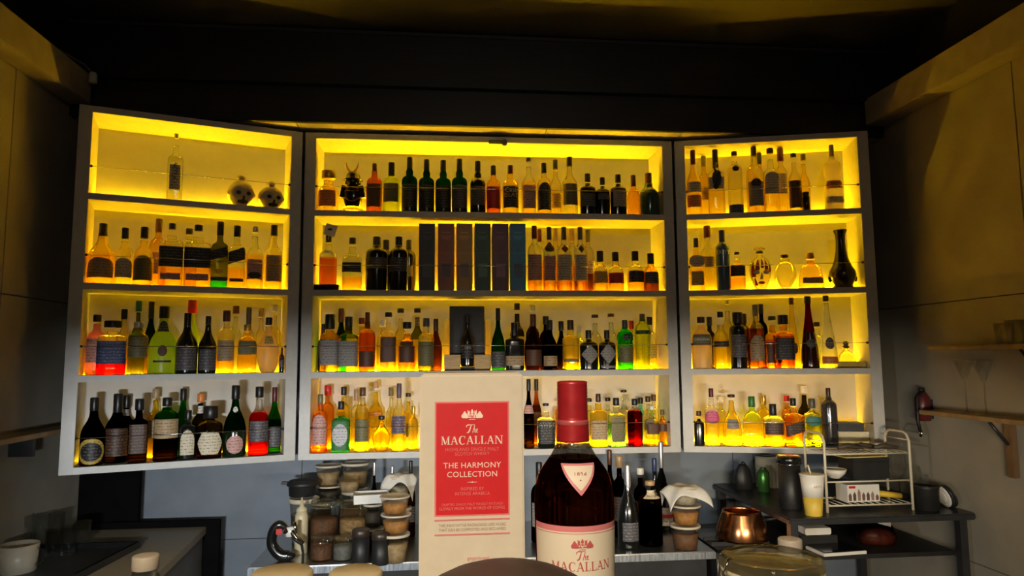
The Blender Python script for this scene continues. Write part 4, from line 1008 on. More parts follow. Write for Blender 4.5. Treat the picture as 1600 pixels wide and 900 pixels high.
for s, py, sz, wdt, m in (('HIGHLAND SINGLE MALT', 702, 5.5, 84, M_faint), ('SCOTCH WHISKY', 709, 5.5, 54, M_faint), ('THE HARMONY', 727, 9.0, 90, M_pale), ('COLLECTION', 741, 9.0, 78, M_pale),
                         ('INSPIRED BY', 763.5, 5.2, 36, M_faint), ('INTENSE ARABICA', 771, 5.2, 54, M_faint), ('CRAFTED SINGLE MALT WHISKY MATURED', 787.5, 4.0, 96, M_faint), ('SLOWLY FROM THE WORLD OF COFFEE', 794, 4.6, 102, M_pinkp)):
    flat_text(s, sz * px * 1.36, cx_, zz(py), YT - .0002, m, car, 1.05, wdt * px)
flat('ornament', [[(-1, .0), (0, .06), (1, 0), (0, -.06)], [(-.14, 0), (0, .2), (.14, 0), (0, -.2)]], cx_, zz(753), 8.5 * px, YT, M_pale, car)
for py in (811.5, 834.5): bx('printed_rule', M_pinkp, car, a0, a1, -.0005, 0, zz(py) - .0008, zz(py) + .0008)
for s, py in (('THIS INNOVATIVE PACKAGING USES HUSKS', 820), ('THAT CAN BE COMPOSTED AND RECLAIMED', 827)): flat_text(s, 5.0 * px * 1.2, cx_, zz(py), -.0006, M_greyp, car, 1.0, 104 * px)
flat_text('gingerbread', 7.5 * px, cx_ + .006, zz(872), -.0006, M_pinkp, car, 1.0, 33 * px)

# the whisky bottle
YW = -2.90
pb = at_y(897, 800, YW); dW = (pb - CAM).dot(FWD)
wz = lambda py: at_y(897, py, YW).z - ZBAR
wr_ = lambda p_: p_ * dW / F_PX
wf = lambda py: at_y(897, py, YW - wr_(58)).z - ZBAR      # heights read on the front of the bottle
bot = tag(empty('whisky_bottle', (pb.x, YW, ZBAR)), 'full whisky bottle with red cap and cream Macallan label on the bar', 'bottle')
PR = [(0.0, 50), (0.002, 55), (0.006, 59), (0.06, 60)] + [(wz(y), r) for y, r in ((890, 60), (820, 61.5), (785, 62), (770, 61.5), (757, 60), (745, 57), (735, 52.5), (725, 46), (717, 40), (709, 34.5), (701, 30), (694, 26.5), (688, 24.5), (672, 23.5))]
PR = [(a, wr_(b)) for a, b in PR]
zl_ = wz(713)
def pr_at(z):
    for (h0, r0), (h1, r1) in zip(PR, PR[1:]):
        if z <= h1: return r0 + (r1 - r0) * (z - h0) / max(1e-6, h1 - h0)
    return PR[-1][1]
lt('liquid', glass('dark_whisky', (0.24, 0.085, 0.03), 0.75), bot, [p for p in PR if p[0] < zl_ - .0005] + [(zl_, pr_at(zl_))], seg=48, top=False)
lt('glass_body', glass('whisky_glass', (0.93, 0.93, 0.88), 0.7), bot, [(zl_, pr_at(zl_))] + [p for p in PR if p[0] > zl_ + .0005], seg=48, bottom=False)
M_redcap = paint('red_foil_cap', (0.42, 0.018, 0.022), 0.38, 0.25, var=0.12, scale=90)
cap_p = []
for i in range(34):
    y = 689 - i * (689 - 597) / 33.0
    r = (23.6 if y < 655 else 24.6 + (y - 662) * .045) + (.55 if i % 2 else 0)
    cap_p.append((wz(y), wr_(r)))
cap_p += [(wz(595.8), wr_(22.6)), (wz(595), wr_(20))]
lt('cap', M_redcap, bot, cap_p, seg=40)
lt('cap_ring', paint('pink_foil_ring', (0.60, 0.12, 0.12), 0.3, 0.3), bot, [(wz(663), wr_(24.8)), (wz(662), wr_(25.4)), (wz(656), wr_(25.4)), (wz(655), wr_(24.6))], seg=40)
def wpatch(name, mat, z0_, z1_, half, off, rows=10, cols=30):
    V, Fc = [], []
    for i in range(rows + 1):
        t = i / rows; z = z0_ + (z1_ - z0_) * t; a = half(t)
        for j in range(cols + 1):
            th = -PI / 2 + a * (2 * j / cols - 1); q = pr_at(z) + off
            V.append((q * math.cos(th), q * math.sin(th), z))
    for i in range(rows):
        for j in range(cols):
            k_ = i * (cols + 1) + j; Fc.append((k_, k_ + 1, k_ + cols + 2, k_ + cols + 1))
    return raw(name, V, Fc, mat, bot, True)
M_rose = paint('rose_border', (0.66, 0.20, 0.20), 0.5); M_lab = paint('cream_label', (0.74, 0.63, 0.47), 0.55, var=0.04)
wpatch('label_border', M_rose, .05, wf(822), lambda t: 1.42, .0004)
wpatch('label_paper', M_lab, .052, wf(831), lambda t: 1.36, .0008)
wpatch('label_line', M_rose, wf(834), wf(833), lambda t: 1.36, .0011, rows=1)
def tri(z0_, z1_, top_half):
    return lambda t: (0.012 + (top_half - .012) * t)
zA, zB = wf(774), wf(727)
wpatch('neck_label_border', M_rose, zA, zB, tri(zA, zB, .66), .0006)
wpatch('neck_label', M_lab, zA + .005, zB - .0022, tri(zA, zB, .54), .0010)
def wwrap(polys, sc, z, mat, name, off=.0013, text=None):
    V, Fc = [], []
    r = pr_at(z) + off
    for p in polys:
        k_ = len(V)
        for a, b in p:
            th = -PI / 2 + a * sc / r; V.append((r * math.cos(th), r * math.sin(th), z + b * sc))
        Fc.append(tuple(range(k_, k_ + len(p))))
    return raw(name, V, Fc, mat, bot)
pw = dW / F_PX
M_rosei = paint('rose_ink', (0.50, 0.09, 0.09), 0.5)
wwrap(cl_, 17 * pw, wf(856), M_rosei, 'crest'); wwrap(ch_, 17 * pw, wf(856), M_lab, 'crest_windows', .0016)
wwrap(THE, 14 * pw, wf(875), M_rosei, 'script_lettering')
wd2, W2 = word('MACALLAN', 1.0)
wwrap(wd2, 93 * pw / W2 * 1.04, wf(892), M_rosei, 'serif_lettering')
vs, fs = textmesh('1824', .0075)
r_ = pr_at(wf(743)) + .0016
raw('lettering', [(r_ * math.sin(a / r_), -r_ * math.cos(a / r_), wf(743) + b) for a, b in vs], fs, M_pinkp, bot)
wwrap([[(-.3, 0), (0, -.3), (.3, 0), (0, .3)]], 5 * pw, wf(751), M_rosei, 'printed_dot', .0016)

# domed cover, jars and small capped bottles on the bar
dp = at_y(792, 884, -3.04)
dm = tag(empty('domed_cover', (dp.x, -3.04, ZBAR)), 'dark brown rounded cover in front of the cream carton', 'cover')
hd = dp.z - ZBAR
lt('dome', paint('dark_brown_felt', (0.055, 0.034, 0.022), 0.6, var=0.15, scale=60), dm, [(0, .130), (.004, .134)] + [(.004 + (hd - .004) * math.sin(t), .134 * math.cos(t) ** .8) for t in [i * PI / 2 / 14 for i in range(1, 14)]] + [(hd, .004)], seg=40)
lt('rim', M_black, dm, [(0, .134), (.002, .138), (.008, .138), (.010, .133)], seg=40, bottom=False, top=False)
def capped(px_, ytop, ycap, w_, Y, label, mbody):
    p = at_y(px_, ytop, Y); d = (p - CAM).dot(FWD); r = w_ / 2 * d / F_PX; h = p.z - ZBAR; hc = h - (at_y(px_, ycap, Y).z - ZBAR)
    ro = tag(empty('squeeze_bottle', (p.x, Y, ZBAR)), label, 'bottle', 'small capped bottles on the bar')
    lt('bottle_body', mbody, ro, [(0, r * 1.2), (.003, r * 1.3), (h - hc - .016, r * 1.3), (h - hc - .006, r * 1.02), (h - hc - .001, r * .95)], seg=28)
    lt('cap', paint('cream_plastic', (0.62, 0.52, 0.40), 0.4, var=0.05), ro, [(h - hc, r), (h - hc + .001, r * 1.03), (h - .002, r * 1.03), (h - .0005, r * .98), (h, r * .85)], seg=28)
M_frosty = glass('frosted_plastic', (0.85, 0.82, 0.75), 0.5, 1.3, 0.3)
capped(228, 867, 889, 38, -2.74, 'small clear bottle with cream screw cap near the left counter', M_frosty)
capped(1234, 841, 860, 35, -2.74, 'small bottle with cream screw cap behind the clip-top jar', paint('cream_plastic', None))
def clipjar(px_, ytop, w_, Y, label, content, clip=True, lidcol=None, grp='glass jars on the bar'):
    p = at_y(px_, ytop, Y); d = (p - CAM).dot(FWD); r = w_ / 2 * d / F_PX; h = p.z - ZBAR
    ro = tag(empty('clip_jar', (p.x, Y, ZBAR)), label, 'jar', grp)
    lt('jar_glass', glass('jar_glass', (0.93, 0.94, 0.90), 0.5), ro, [(0, r * .86), (.004, r * .95), (h * .6, r * .97), (h * .78, r * .93), (h * .86, r * .95)], seg=36, top=False)
    lt('contents', content, ro, [(.006, r * .86), (.01, r * .90), (h * .70, r * .90), (h * .74, r * .86), (h * .75, r * .5)], seg=30)
    lt('gasket', paint('cream_rubber', (0.6, 0.5, 0.3), 0.6), ro, [(h * .86, r * .93), (h * .865, r * .99), (h * .90, r * .99), (h * .905, r * .93)], seg=36)
    if lidcol: lt('lid', lidcol, ro, [(h * .905, r * .97), (h * .92, r), (h * .98, r * .98), (h, r * .9)], seg=36)
    else: lt('lid', glass('jar_glass', None), ro, [(h * .905, r * .97), (h * .92, r), (h * .985, r * .99), (h, r * .94), (h * .985, r * .86), (h * .97, r * .5)], seg=36)
    if clip:
        tb('wire_clip', M_chrome, ro, [(-r * .98, -r * .25, h * .80), (-r * 1.10, -r * .3, h * .92), (-r * 1.02, -r * .3, h * 1.02), (-r * .9, -r * .15, h * 1.01), (-r * .9, r * .15, h * 1.01), (-r * 1.02, r * .2, h * .98), (-r * 1.08, r * .1, h * .86)], .0016, 6)
        tb('wire_band', M_chrome, ro, [(r * .97 * math.cos(a), r * .97 * math.sin(a), h * .82) for a in [i * 2 * PI / 24 for i in range(25)]], .0013, 6)
clipjar(1205, 869, 156, -2.92, 'clip-top glass jar of pale yellow contents at the bar edge', paint('pale_yellow_food', (0.72, 0.58, 0.22), 0.6, var=0.3, scale=60))
clipjar(441, 892, 96, -2.92, 'cream-lidded jar at the bottom edge below the black torch', paint('tan_food', (0.45, 0.3, 0.14), 0.6, var=0.3, scale=60), False, paint('tan_lid', (0.55, 0.42, 0.22), 0.4))
clipjar(556, 891, 84, -2.92, 'cream-lidded jar at the bottom edge below the black canisters', paint('tan_food', None), False, paint('tan_lid', None))

# ------------------------------------------------------------------ steel workbench and its things
ZB = EYE - 0.90
bl = at_z(387, 887, ZB); br = at_z(1128, 868, ZB)
YBF = bl.y
wbn = tag(empty('steel_workbench', (0, 0, 0)), 'stainless steel workbench under the centre cabinet', 'workbench')
bx('bench_top', M_steel, wbn, bl.x, br.x, YBF, YB - 0.016, ZB - 0.035, ZB, bev=0.003)
bx('bench_body', M_dsteel, wbn, bl.x + .03, br.x - .03, YBF + .04, YB - 0.02, 0.02, ZB - 0.036)
bx('front_rail', paint('pale_steel', (0.42, 0.46, 0.50), 0.35, 0.8, var=0.4, stretch=(10, 1, 1)), wbn, bl.x, br.x, YBF - .006, YBF - .0005, ZB - 0.034, ZB - 0.004)
M_tub = glass('deli_plastic', (0.90, 0.88, 0.82), 0.35, 1.3, 0.2)
M_tubl = paint('tub_lid', (0.55, 0.48, 0.36), 0.4, var=0.05)
def span(px_, ytop, ybot, w_, Y):
    """metres for a thing seen at this pixel column in the plane Y"""
    p = at_y(px_, ytop, Y); q = at_y(px_, ybot, Y); d = (p - CAM).dot(FWD)
    return p.x, q.z, p.z - q.z, w_ / 2 * d / F_PX
def tubs(px_, ys, w_, Y, cols, labels, ground=True, lid=True, matl=None):
    """a stack of tapered tubs, ys from top to bottom; the lowest one stands on the bench"""
    base = ZB; out = []
    n = len(ys) - 1
    zs = [at_y(px_, y, Y).z for y in ys]
    if ground: zs[-1] = ZB
    x, _, _, r = span(px_, ys[0], ys[-1], w_, Y)
    for i in range(n - 1, -1, -1):
        z0_, h = zs[i + 1] + .0005, zs[i] - zs[i + 1] - .001
        ro = tag(empty('food_tub', (x + (.003 if i % 2 else -.002), Y, z0_)), labels[i], 'tub', 'stacked food tubs on the workbench')
        lt('tub_wall', matl or M_tub, ro, [(0, r * .72), (.002, r * .76), (h * .86, r * .95), (h * .88, r * .97)], seg=28, top=False)
        if cols[i]: lt('contents', paint('food_' + cols[i], {'orange': (0.42, 0.20, 0.06), 'dark': (0.05, 0.04, 0.03), 'tan': (0.36, 0.26, 0.14), 'brown': (0.16, 0.08, 0.04), 'clear': (0.4, 0.37, 0.3)}[cols[i]], 0.6, var=0.3, scale=50), ro, [(.003, r * .70), (h * .62, r * .86), (h * .66, r * .6)], seg=24)
        if lid: lt('lid', M_tubl, ro, [(h * .88, r), (h * .885, r * 1.03), (h * .96, r * 1.03), (h * .975, r * .98), (h * .97, r * .9), (h * .95, r * .86)], seg=28)
    return zs[0]
tubs(618, [773, 801, 831, 877], 46, at_z(618, 877, ZB).y, ['orange', 'orange', 'tan'], ['topmost of three tubs of orange food beside the cream carton', 'middle of three stacked tubs of orange food', 'bottom tub under two orange food tubs'])
tubs(514, [725, 757, 782, 842], 40, 0.10, ['tan', 'dark', 'brown'], ['cloudy round tub, topmost beside the blue wall', 'dark tub under the cloudy round tub', 'tub hidden behind the glass jars, below the dark tub'])
tubs(556, [721, 762, 842], 43, 0.13, ['tan', 'tan'], ['cloudy tub at the top right of the tub pile', 'tall tub below the top right cloudy tub'])
tubs(476, [775, 848], 45, -0.05, ['clear'], ['large clear tub with tan lid behind the squeeze bottle'])
tubs(547, [742, 768, 852], 36, -0.01, ['tan', 'brown'], ['small cloudy bowl in the middle of the tub pile', 'brown tub carrying the small cloudy bowl'], lid=False)
tubs(584, [785, 823, 862], 30, -0.18, ['dark', 'dark'], ['dark tub under the white tray', 'dark tub at the bottom below the white tray'])
# black pan on the large tub
x, z, h, r = span(473, 750, 775, 48, -0.05)
ro = tag(empty('lidded_pan', (x, -0.05, z + .002)), 'small black lidded pan on the large clear tub', 'pan')
lt('pan_body', M_black, ro, [(0, r * .78), (.003, r * .84), (h * .62, r * .88), (h * .64, r * .9)], seg=28)
lt('pan_lid', M_black, ro, [(h * .64, r * .94), (h * .70, r * 1.0), (h * .86, r * .96), (h * .98, r * .8), (h, r * .3)], seg=28)
bx('pan_handle', M_black, ro, -r * 1.35, -r * .8, -.012, .012, h * .70, h * .90, bev=.003)
# white tray
x, z, h, r = span(580, 767, 784, 54, -0.18)
ro = tag(empty('white_tray', (x, -0.18, z + .002), .15), 'shallow white tray on the dark tubs', 'tray')
bx('tray_floor', M_white, ro, -r, r, -.06, .06, 0, .004)
for a in ((-r, r, -.06, -.055), (-r, r, .055, .06), (-r, -r + .005, -.055, .055), (r - .005, r, -.055, .055)): bx('tray_side', M_white, ro, a[0], a[1], a[2], a[3], .004, h * .8)
# squeeze bottle
x, z, h, r = span(472, 777, 858, 20, -0.22); h += z - ZB
ro = tag(empty('squeeze_bottle', (x, -0.22, ZB)), 'cream squeeze bottle with pointed nozzle beside the torch', 'bottle')
lt('bottle_body', paint('cream_squeeze', (0.52, 0.45, 0.28), 0.4), ro, [(0, r * .9), (.003, r), (h * .66, r), (h * .74, r * .8)], seg=24)
lt('nozzle', paint('cream_squeeze', None), ro, [(h * .74, r * .85), (h * .80, r * .8), (h * .84, r * .35), (h, r * .12)], seg=18)
# glass jars
def gjar(px_, ytop, w_, Y, label, col):
    x, _, _, r = span(px_, ytop, ytop, w_, Y); h = at_y(px_, ytop, Y).z - ZB
    ro = tag(empty('glass_jar', (x, Y, ZB)), label, 'jar', 'glass jars on the workbench')
    lt('jar_glass', glass('jar_glass', None), ro, [(0, r * .9), (.004, r), (h * .78, r), (h * .85, r * .93), (h * .88, r * .94)], seg=30, top=False)
    lt('contents', paint('spice_' + col, {'brown': (0.12, 0.05, 0.02), 'tan': (0.34, 0.20, 0.08), 'dark': (0.04, 0.03, 0.025), 'grey': (0.12, 0.12, 0.11)}[col], 0.7, var=0.4, scale=70), ro, [(.005, r * .86), (.01, r * .93), (h * .6, r * .93), (h * .64, r * .7)], seg=26)
    lt('lid', glass('jar_glass', None), ro, [(h * .885, r * .95), (h * .90, r * 1.0), (h * .97, r * .99), (h, r * .9)], seg=30)
    tb('wire_clip', M_chrome, ro, [(r * .6, -r * .80, h * .72), (r * .66, -r * .82, h * .86), (r * .6, -r * .80, h * .98)], .003, 6)
gjar(507, 781, 43, -0.13, 'large clip jar of dark spice, left of the pair', 'brown')
gjar(552, 783, 41, -0.15, 'large clip jar of tan spice, right of the pair', 'tan')
gjar(503, 837, 33, at_z(503, 874, ZB).y, 'small glass jar of brown spice at the bench front', 'brown')
gjar(536, 837, 30, at_z(536, 874, ZB).y, 'small glass jar of grey spice at the bench front', 'grey')
for px_, yt, yb_, w_, lb in ((564, 826, 879, 27, 'black canister left of its twin beside the food tubs'), (595, 831, 881, 28, 'black canister touching the stack of orange food tubs')):
    Y = at_z(px_, yb_, ZB).y; x, _, h, r = span(px_, yt, yb_, w_, Y)
    ro = tag(empty('black_canister', (x, Y, ZB)), lb, 'canister', 'black canisters')
    lt('can_body', M_black, ro, [(0, r * .9), (.003, r * .96), (h * .78, r * .96)], seg=26); lt('can_lid', paint('dark_brown_lid', (0.035, 0.022, 0.015), 0.4), ro, [(h * .785, r), (h * .79, r * 1.02), (h * .97, r * 1.02), (h, r * .9)], seg=26)
# kitchen torch
Y = at_z(440, 876, ZB).y; x, _, h, r = span(440, 815, 876, 46, Y)
ro = tag(empty('kitchen_torch', (x, Y, ZB)), 'black curved kitchen torch with steel burner head', 'torch')
tb('torch_body', M_blackgloss, ro, *smoothp([(r * .55, 0, r * .32), (0, 0, r * .36), (-r * .45, 0, r * .8), (-r * .62, 0, h * .5), (-r * .5, 0, h * .78), (-r * .15, 0, h * .92), (r * .25, 0, h * .84)], [r * .34, r * .38, r * .36, r * .34, r * .33, r * .30, r * .24]), 16)
ball('torch_foot', M_blackgloss, ro, (r * .55, 0, r * .3), r * .36, (1.2, 1, .8), 16)
bx('torch_label', cmat('red'), ro, -r * .28, r * .12, -r * .36, -r * .30, h * .70, h * .84, bev=.001)
tb('burner_head', M_chrome, ro, [(r * .25, 0, h * .80), (r * .7, 0, h * .72), (r * .95, 0, h * .58), (r * 1.45, 0, h * .40)], [r * .3, r * .26, r * .22, r * .18], 14)
lt('gas_knob', M_white, ro, [(h * .62, r * .05), (h * .62, r * .28), (h * .86, r * .28), (h * .86, r * .05)], seg=18, cx=r * .55)
tb('torch_valve', M_chrome, ro, [(r * .9, 0, h * .66), (r * .9, 0, h * .98)], r * .14, 12)
tb('torch_lead', M_black, ro, [(r * 1.4, -.01, h * .40), (r * 1.55, -.03, h * .22), (r * 1.6, -.05, .005), (r * 1.7, YBF - Y - .012, -.02), (r * 1.75, YBF - Y - .014, -.2)], .006, 8)
# glassware and folded cloth behind the carton
for px_, yt, w_, Y, lab, g_, cap in ((585, 722, 13, 0.05, 'slim chrome-collared bottle left of the white cloth', 'smoke', 'silver'), (613, 728, 15, 0.0, 'slim clear bottle under the white cloth', 'clear', 'silver'), (642, 720, 15, 0.03, 'slim black-capped bottle left of the cream carton', 'smoke', 'black')):
    x, _, _, r = span(px_, yt, yt, w_, Y); h = at_y(px_, yt, Y).z - ZB
    ro = tag(empty('bitters_bottle', (x, Y, ZB)), lab, 'bottle', 'slim bottles on the workbench')
    make_bottle(ro, h, r, 'tall', g_, 'brown', .5, cap, 'rect:.2:.4:dkgrey')
def cloth(name, label, px_, ytop, w_, Y, drop, col, seed, zrest):
    x, _, _, r = span(px_, ytop, ytop, w_, Y); zt2 = at_y(px_, ytop, Y).z
    random.seed(seed); bm = bmesh.new(); N = 30
    grid = []
    for i in range(N + 1):
        rowv = []
        for j in range(N + 1):
            u, v = 2 * i / N - 1, 2 * j / N - 1
            d = max(abs(u), abs(v)); rr_ = math.hypot(u, v)
            e = max(0, rr_ - .45)
            ang = math.atan2(v, u)
            fold = .12 * math.sin(ang * 5 + seed) * e
            sx = (rr_ if rr_ < .45 else .45 + (rr_ - .45) * .60) / max(rr_, 1e-6)
            z = zrest + .004 - e * e * drop * 1.25 + fold * .12 + .005 * math.sin(u * 7 + seed) * math.cos(v * 6) * (1 - e)
            rowv.append(bm.verts.new((u * sx * r * 1.35 * (1 + fold), v * sx * r * 1.1 * (1 + fold), z)))
        grid.append(rowv)
    for i in range(N):
        for j in range(N): bm.faces.new((grid[i][j], grid[i + 1][j], grid[i + 1][j + 1], grid[i][j + 1]))
    o = obj(name, bm, col, None, True); o.location = (x, Y, 0)
    md = o.modifiers.new('thick', 'SOLIDIFY'); md.thickness = .003
    tag(o, label, 'cloth'); return o
M_cloth = paint('white_cloth', (0.62, 0.60, 0.54), 0.85, var=0.06, scale=120, bump=0.3)
zt1 = tubs(624, [741, 790, 846], 36, -0.02, ['clear', 'dark'], ['clear tub under the white cloth behind the carton', 'dark tub two below the white cloth'])
cloth('white_cloth', 'crumpled white cloth over a tub left of the cream carton', 624, 735, 50, -0.02, .10, M_cloth, 2, zt1)
zt2 = tubs(1069, [760, 787, 818, 856], 46, at_z(1069, 857, ZB).y, ['clear', 'orange', 'brown'], ['cloudy tub directly under the folded towel', 'tub of orange food, middle of the towel-topped stack', 'dark tub at the foot of the towel-topped stack'])
cloth('folded_towel', 'white towel draped over the tub stack right of the bottle', 1067, 731, 66, at_z(1069, 857, ZB).y, .085, M_cloth, 5, zt2)
# bottles on the right half of the bench
for px_, yt, yb_, w_, shp, g_, l_, lv, cap, lab_, txt in (
    (980, 726, 856, 34, 'bell', 'black', '-', 0, 'silver:.58:.30', 'rect:.1:.32:dkgrey:.8', 'black sparkling wine bottle with silver foil neck on the bench'),
    (1015, 751, 851, 36, 'thick', 'brown', 'dark', .60, 'cork:.93:.42', 'rect:.74:.86:cream:1.0', 'dark amber bottle with cork and small neck label'),
    (1038, 754, 828, 24, 'round', 'clear', 'clear', .5, 'black', 'rect:.12:.5:white:1.1,rect:.28:.36:red:1.1', 'clear bottle with white and red label beside the tubs'),
    (967, 712, 838, 22, 'round', 'dark', '-', 0, 'cork:.86:.5', 'rect:.2:.5:dkbrown', 'dark bottle with tan cap right behind the whisky bottle'),
    (952, 703, 832, 20, 'tall', 'dark', '-', 0, 'brown', 'rect:.2:.5:dkgrey', 'dark bottle with brown cap peeping past the whisky bottle'),
    (1000, 731, 832, 22, 'round', 'brown', 'dark', .6, 'white:.9:.5', 'rect:.2:.5:brown', 'brown bottle with white cap behind the sparkling wine'),
    (1022, 716, 830, 20, 'tall', 'black', '-', 0, 'navy', '-', 'black bottle with dark blue cap against the wall'),
    (1032, 690, 828, 15, 'tall', 'smoke', 'clear', .4, 'silver:.7:.5', '-', 'slim steel-necked bottle rising before the centre cabinet'),
    (842, 722, 846, 26, 'round', 'dark', '-', 0, 'black', 'rect:.2:.5:grey', 'dark bottle between the carton and the whisky bottle')):
    Y = at_z(px_, yb_, ZB).y; x, _, h, r = span(px_, yt, yb_, w_, Y)
    ro = tag(empty('liquor_bottle', (x, Y, ZB)), txt, 'bottle', 'bottles on the workbench')
    make_bottle(ro, h, r, shp, g_, l_, lv, cap, lab_)

# ------------------------------------------------------------------ hob with copper pot
hz = ZB - 0.005
hx0 = br.x + .012; hx1 = at_z(1200, 868, ZB).x
hx1 = min(hx1, at_z(1236, 812, EYE - .72).x - .012)
hob = tag(empty('gas_hob', (0, 0, 0)), 'black hob beside the steel workbench', 'hob')
bx('hob_body', M_dsteel, hob, hx0, hx1, YBF + .02, -.02, 0.02, hz - .01); bx('hob_plate', M_blackgloss, hob, hx0, hx1, YBF + .01, -.01, hz - .01, hz + .006, bev=.003)
pc = at_z(1158, 850, ZB)
for s in (-1, 1):
    bx('pan_support', M_black, hob, pc.x - .16, pc.x + .13, pc.y + .02 + s * .05, pc.y + .032 + s * .05, hz + .006, hz + .024, bev=.002)
x, _, h, r = span(1158, 790, 846, 80, pc.y + .02)
zp = hz + .0245
ro = tag(empty('copper_pot', (x, pc.y + .02, zp)), 'shiny copper pot with open top on the black hob', 'pot')
hh = at_y(1158, 797, pc.y + .02).z - zp
lt('pot_body', M_copper, ro, [(0, r * .92), (.003, r * .98), (hh * .1, r * 1.0), (hh * .55, r * .90), (hh * .92, r * .74), (hh, r * .72), (hh, r * .68), (hh * .9, r * .70), (hh * .5, r * .84), (.006, r * .90)], seg=40)
tb('pot_handle', M_dsteel, ro, [(r * .80, 0, hh * .62), (r * 1.25, -.02, hh * .70), (r * 1.7, -.04, hh * .80)], .008, 8)
Y = 0.10; x, _, h, r = span(1108, 764, 818, 38, Y); h = at_y(1108, 764, Y).z - ZB
ro = tag(empty('black_kettle', (min(x, br.x - r - .01), Y, ZB)), 'black kettle against the wall between towel and copper pot', 'kettle')
lt('kettle_body', M_black, ro, [(0, r * .95), (.004, r), (h * .5, r * .95), (h * .8, r * .7), (h * .84, r * .55)], seg=26)
lt('kettle_lid', M_dsteel, ro, [(h * .84, r * .56), (h * .88, r * .5), (h * .92, r * .16), (h * .98, r * .18), (h, r * .1)], seg=20)
tb('kettle_handle', M_black, ro, [(r * .7, 0, h * .75), (r * 1.15, 0, h * .8), (r * 1.3, 0, h * .55), (r * .95, 0, h * .35)], .009, 8)

# ------------------------------------------------------------------ black table on the right, wire rack and its things
ZT = EYE - 0.72
tf = at_z(1400, 806, ZT).y; tx0 = at_z(1236, 812, ZT).x; tx1 = XR - .03
tbl = tag(empty('black_table', (0, 0, 0)), 'black metal side table with lower shelf in the right corner', 'table')
bx('table_top', M_dsteel, tbl, tx0, tx1, tf, YB - .03, ZT - .03, ZT, bev=.006)
for xx, yy in ((tx0 + .03, tf + .04), (tx1 - .05, tf + .04), (tx0 + .03, YB - .08), (tx1 - .05, YB - .08)): bx('leg', M_dsteel, tbl, xx - .018, xx + .018, yy - .018, yy + .018, 0, ZT - .03)
ZLS = EYE - 0.90
bx('lower_shelf', M_black, tbl, tx0 + .05, tx1 - .07, tf + .06, YB - .1, ZLS - .02, ZLS)
def on(zs_, px_, ytop, ybot, w_):
    Y = at_z(px_, ybot, zs_).y; x, _, h, r = span(px_, ytop, ybot, w_, Y)
    return x, Y, h, r
YQ = tf + .05
def onq(px_, ytop, w_, Y):
    x, _, _, r = span(px_, ytop, ytop, w_, Y); return x, at_y(px_, ytop, Y).z - ZT, r
Y = tf + .22; x, h, r = onq(1232, 712, 37, Y)
x = max(x, tx0 + r + .002)
ro = tag(empty('vacuum_flask', (x, Y, ZT)), 'tall black vacuum flask on the black table', 'flask')
lt('flask_body', M_black, ro, [(0, r * .86), (.003, r * .9), (h * .85, r * .9)], seg=28); lt('flask_lid', M_blackgloss, ro, [(h * .855, r * .96), (h * .86, r), (h * .97, r), (h, r * .9)], seg=28); tb('steel_ring', M_chrome, ro, [(r * .93 * math.cos(i * PI / 12), r * .93 * math.sin(i * PI / 12), h * .852) for i in range(25)], .002, 6)
Y = tf + .06; x, h, r = onq(1268, 735, 37, Y)
ro = tag(empty('paper_cup', (x, Y, ZT)), 'white and yellow paper cup with lid and straw', 'cup')
hl = h * .93
lt('cup_body', paint('yellow_cup', (0.66, 0.46, 0.06), 0.5), ro, [(0, r * .64), (.002, r * .68), (hl * .45, r * .81)], seg=28); lt('cup_upper', M_white, ro, [(hl * .452, r * .812), (hl * .95, r * .97)], seg=28)
lt('cup_lid', M_white, ro, [(hl * .95, r), (hl * .96, r * 1.03), (hl * .99, r * 1.03), (hl, r * .9)], seg=28)
tb('straw', paint('pale_straw', (0.7, 0.6, 0.4), 0.4), ro, [(-r * .1, 0, hl * .99), (-r * .3, 0, h * 1.12)], .004, 8)
vs, fs = textmesh('ARTO', .017)
raw('cup_print', [(r * .90 * math.sin(a / r), -r * .935 * math.cos(a / r), hl * .72 + b) for a, b in vs], fs, M_greyp, ro)
Y = 0.0; x, h, r = onq(1192, 730, 18, Y)
ro = tag(empty('aluminium_bottle', (x, Y, ZT)), 'slim green aluminium bottle beside the vacuum flask', 'bottle')
lt('bottle_body', paint('green_aluminium', (0.10, 0.30, 0.06), 0.3, 0.7), ro, [(0, r * .86), (.003, r), (h * .80, r), (h * .90, r * .7), (h * .94, r * .5)], seg=24); lt('bottle_top', M_chrome, ro, [(h * .94, r * .55), (h, r * .5)], seg=18)
Y = 0.15; x, h, r = onq(1198, 712, 36, Y)
ro = tag(empty('paper_roll', (x, Y, ZT)), 'pale paper roll behind the green bottle', 'roll')
lt('roll_paper', paint('cream_paper', (0.45, 0.40, 0.28), 0.8), ro, [(0, r), (.001, r * 1.0), (h * .93, r), (h * .99, r * .96), (h, r * .4), (h * .9, r * .3)], seg=30); lt('roll_core', paint('card_core', (0.2, 0.14, 0.08), 0.8), ro, [(.001, r * .28), (h * .98, r * .28)], seg=16)
Y = 0.08; x, h, r = onq(1160, 722, 30, Y)
ro = tag(empty('black_bag', (x, Y, ZT)), 'crumpled black bag on the ledge left of the paper roll', 'bag')
lt('bag_body', M_black, ro, [(0, r * .8), (.004, r * .95), (h * .4, r * 1.0), (h * .7, r * .8), (h * .85, r * .5), (h * .92, r * .4)], seg=20, dy=.7, flute=7); tb('bag_tie', M_black, ro, [(0, 0, h * .92), (r * .15, 0, h)], r * .2, 8)
